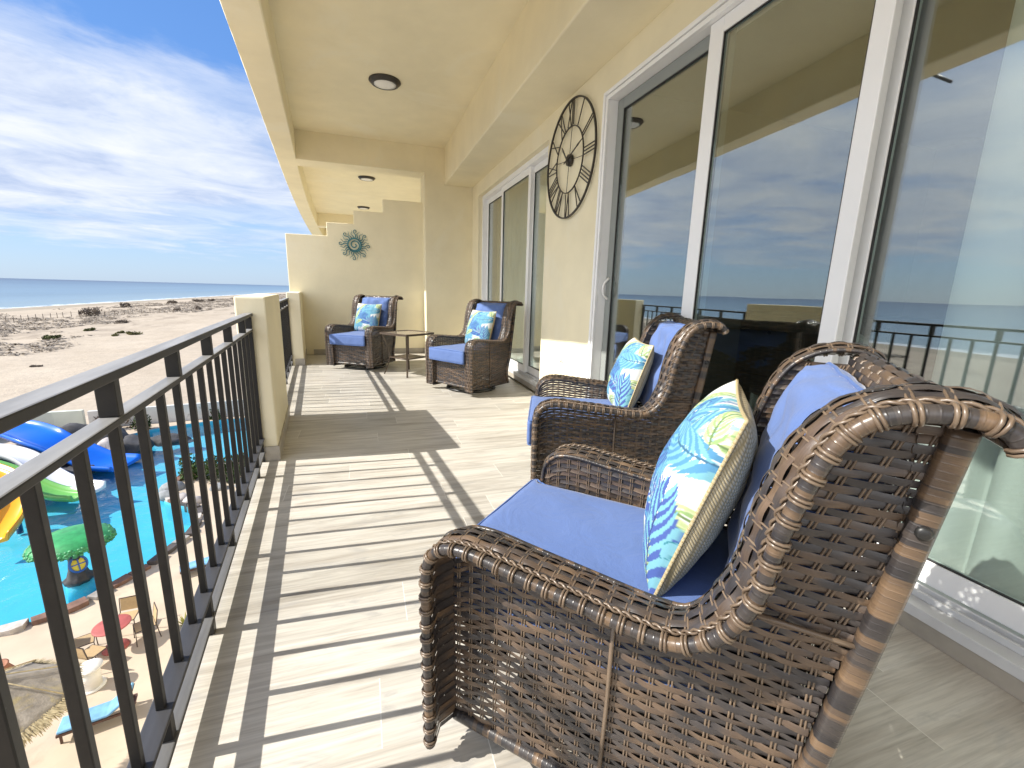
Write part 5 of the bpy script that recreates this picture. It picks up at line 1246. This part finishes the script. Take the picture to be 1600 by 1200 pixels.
# thatched parasols
MAT['thatch'] = simple('weathered grey thatch', (0.27, 0.24, 0.205), 0.95, 0.25, 7, bmp=0.8, bscale=30, stain=((0.36, 0.30, 0.17), 2.2, 0.55)); MAT['fringe'] = simple('straw fringe', (0.40, 0.33, 0.20), 0.95, 0.3, 12)
def palapa(x, y, ze, za, r, label):
    o = empty('thatched_parasol', (x, y, -9.0)); tag(o, label, 'parasol', 'thatched parasols by the pool'); ze += 9; za += 9
    m = MB(); n = 8; rg = 6
    for k in range(48):
        a = 2 * PI * k / 48; fl_ = math.cos(PI / n) / math.cos((a % (2 * PI / n)) - PI / n)
        for j in range(rg + 1):
            u = j / rg; R_ = r * u * fl_; z = za - (za - ze) * u ** 0.92 + 0.035 * mnoise.noise(Vector((a * 4, u * 5, x))); m.v.append(Vector((R_ * math.cos(a), R_ * math.sin(a), z)))
        m.v.append(Vector((r * 0.985 * fl_ * math.cos(a), r * .985 * fl_ * math.sin(a), ze - .05)))
        m.v.append(Vector((0.02 * math.cos(a), .02 * math.sin(a), za - .12)))
    q = rg + 3
    for k in range(48):
        k2 = (k + 1) % 48
        for j in range(q - 1): m.face((k * q + j, k * q + j + 1, k2 * q + j + 1, k2 * q + j))
    m.build('thatch', MAT['thatch'], o)
    m = MB(); rd = random.Random(int(x * 10))
    for k in range(2600):
        a = rd.random() * 2 * PI; fl_ = math.cos(PI / n) / math.cos((a % (2 * PI / n)) - PI / n); R_ = r * fl_ * rd.uniform(.90, 1.0); z = ze + (r * fl_ - R_) * (za - ze) / r + .01
        d = Vector((math.cos(a), math.sin(a), -0.9 * rd.random() - .25)).normalized() * rd.uniform(.08, .17); s_2 = Vector((-math.sin(a), math.cos(a), 0)) * .011; p = Vector((R_ * math.cos(a), R_ * math.sin(a), z)); k_ = len(m.v)
        m.v += [p - s_2, p + s_2, p + d + s_2 * .3, p + d - s_2 * .3]; m.face((k_, k_ + 1, k_ + 2, k_ + 3), None, False)
    m.build('fringe', MAT['fringe'], o)
    m = MB()
    for k in range(n):
        a = 2 * PI * k / n; m.tube([Vector((0.03 * math.cos(a), 0.03 * math.sin(a), za + .02)), Vector((r * 1.0 * math.cos(a), r * 1.0 * math.sin(a), ze + .03))], 0.012, 5)
    m.build('ridge_cord', MAT['fringe'], o)
    m = MB(); m.tube([Vector((0, 0, 0)), Vector((.02, 0, 1.2)), Vector((0, 0, za - .1))], 0.06, 8); m.build('pole', MAT['post'], o)
palapa(-6.85, 9.15, -6.72, -5.95, 1.25, 'grey thatched parasol with straw fringe at the lower left corner')
palapa(-10.4, 7.2, -6.72, -5.9, 1.6, 'grey thatched parasol reflected at the right in the near door glass'); palapa(-9.6, 2.6, -6.72, -5.9, 1.6, 'grey thatched parasol farthest right in the door glass reflection')
# sun loungers
MAT['lblue'] = simple('light blue striped pad', (0.16, 0.36, 0.60), 0.8, 0.25, 3.0); MAT['lwood'] = simple('dark brown lounger wood', (0.075, 0.035, 0.024), 0.6, 0.25, 12)
def lounger():
    o = empty('sun_lounger')
    m = MB(); m.box(-.95, .95, -.30, -.25, .24, .31); m.box(-.95, .95, .25, .30, .24, .31); m.box(-.95, -.9, -.25, .25, .24, .31); m.box(.9, .95, -.25, .25, .24, .31)
    for k in range(9): m.box(-.85 + k * .13, -.78 + k * .13, -.2499, .2499, .28, .30)
    m.build('frame', MAT['lwood'], o)
    for (sx_, sy_) in ((-.85, -.27), (.85, -.27), (-.85, .27), (.85, .27)):
        m = MB(); m.box(sx_ - .03, sx_ + .03, sy_ - .02, sy_ + .02, 0, .2399); m.build('leg', MAT['lwood'], o)
    m = MB(); m.sweep([Vector((-.93, 0, .352)), Vector((.25, 0, .352)), Vector((.32, 0, .37)), Vector((.90, 0, .74))], [(-.27, -.04), (.27, -.04), (.28, 0), (.27, .04), (-.27, .04), (-.28, 0)], smooth=False); m.build('pad', MAT['lblue'], o, bevel=.02)
    m = MB(); m.sweep([Vector((.30, 0, .32)), Vector((.93, 0, .715))], [(-.26, -.012), (.26, -.012), (.26, .0), (-.26, .0)], smooth=False); m.tube([Vector((.62, -.2, .29)), Vector((.80, -.2, .63))], .02, 6); m.tube([Vector((.62, .2, .29)), Vector((.80, .2, .63))], .02, 6); m.build('back_frame', MAT['lwood'], o)
    return o
l0 = lounger(); l0.scale = (0.70, 0.80, 0.80); l0.location = (-6.28, 10.85, -9.0); l0.rotation_euler = (0, 0, math.radians(13)); tag(l0, 'sun lounger with blue pad beside the thatched parasol', 'lounger', 'sun loungers with blue pads')
l1 = copy_tree(l0); l1.location = (-5.95, 16.75, -9.0); l1.rotation_euler = (0, 0, math.radians(20)); tag(l1, 'sun lounger with pale blue pad glimpsed farther along, between the balusters', 'lounger', 'sun loungers with blue pads')
l2 = copy_tree(l0); l2.location = (-6.55, 8.35, -9.0); l2.rotation_euler = (0, 0, math.radians(5)); tag(l2, 'sun lounger mostly hidden under the thatched parasol at the bottom left', 'lounger', 'sun loungers with blue pads')
cpz = empty('clay_pot', (-9.05, 12.55, -9.0)); tag(cpz, 'brown clay pot on the terrace above the thatched parasol at the left edge', 'pot')
m = MB(); m.lathe([(.16, 0), (.30, .25), (.32, .45), (.22, .66), (.24, .72), (.19, .72), (.17, .62)], seg=28); m.build('pot_body', simple('terracotta', (0.30, 0.13, 0.075), 0.8, 0.15), cpz)
ag = empty('agave_plant', (-5.52, 13.75, -9.0)); tag(ag, 'small yellow green agave by the terrace edge, seen between balusters', 'plant'); m = MB(); rd = random.Random(9)
for k in range(18):
    a = k * 2.4; L_ = rd.uniform(.3, .5); e = rd.uniform(.5, 1.2); d = Vector((math.cos(a) * math.cos(e), math.sin(a) * math.cos(e), math.sin(e))); sd3 = Vector((-math.sin(a), math.cos(a), 0)) * .03; k_ = len(m.v); m.v += [sd3 * .7, -sd3 * .7, d * L_ * .5 - sd3, d * L_, d * L_ * .5 + sd3]; m.face((k_, k_ + 1, k_ + 2, k_ + 3, k_ + 4), None, False)
m.build('leaves', simple('agave leaf', (0.26, 0.26, 0.05), 0.5, 0.2), ag)
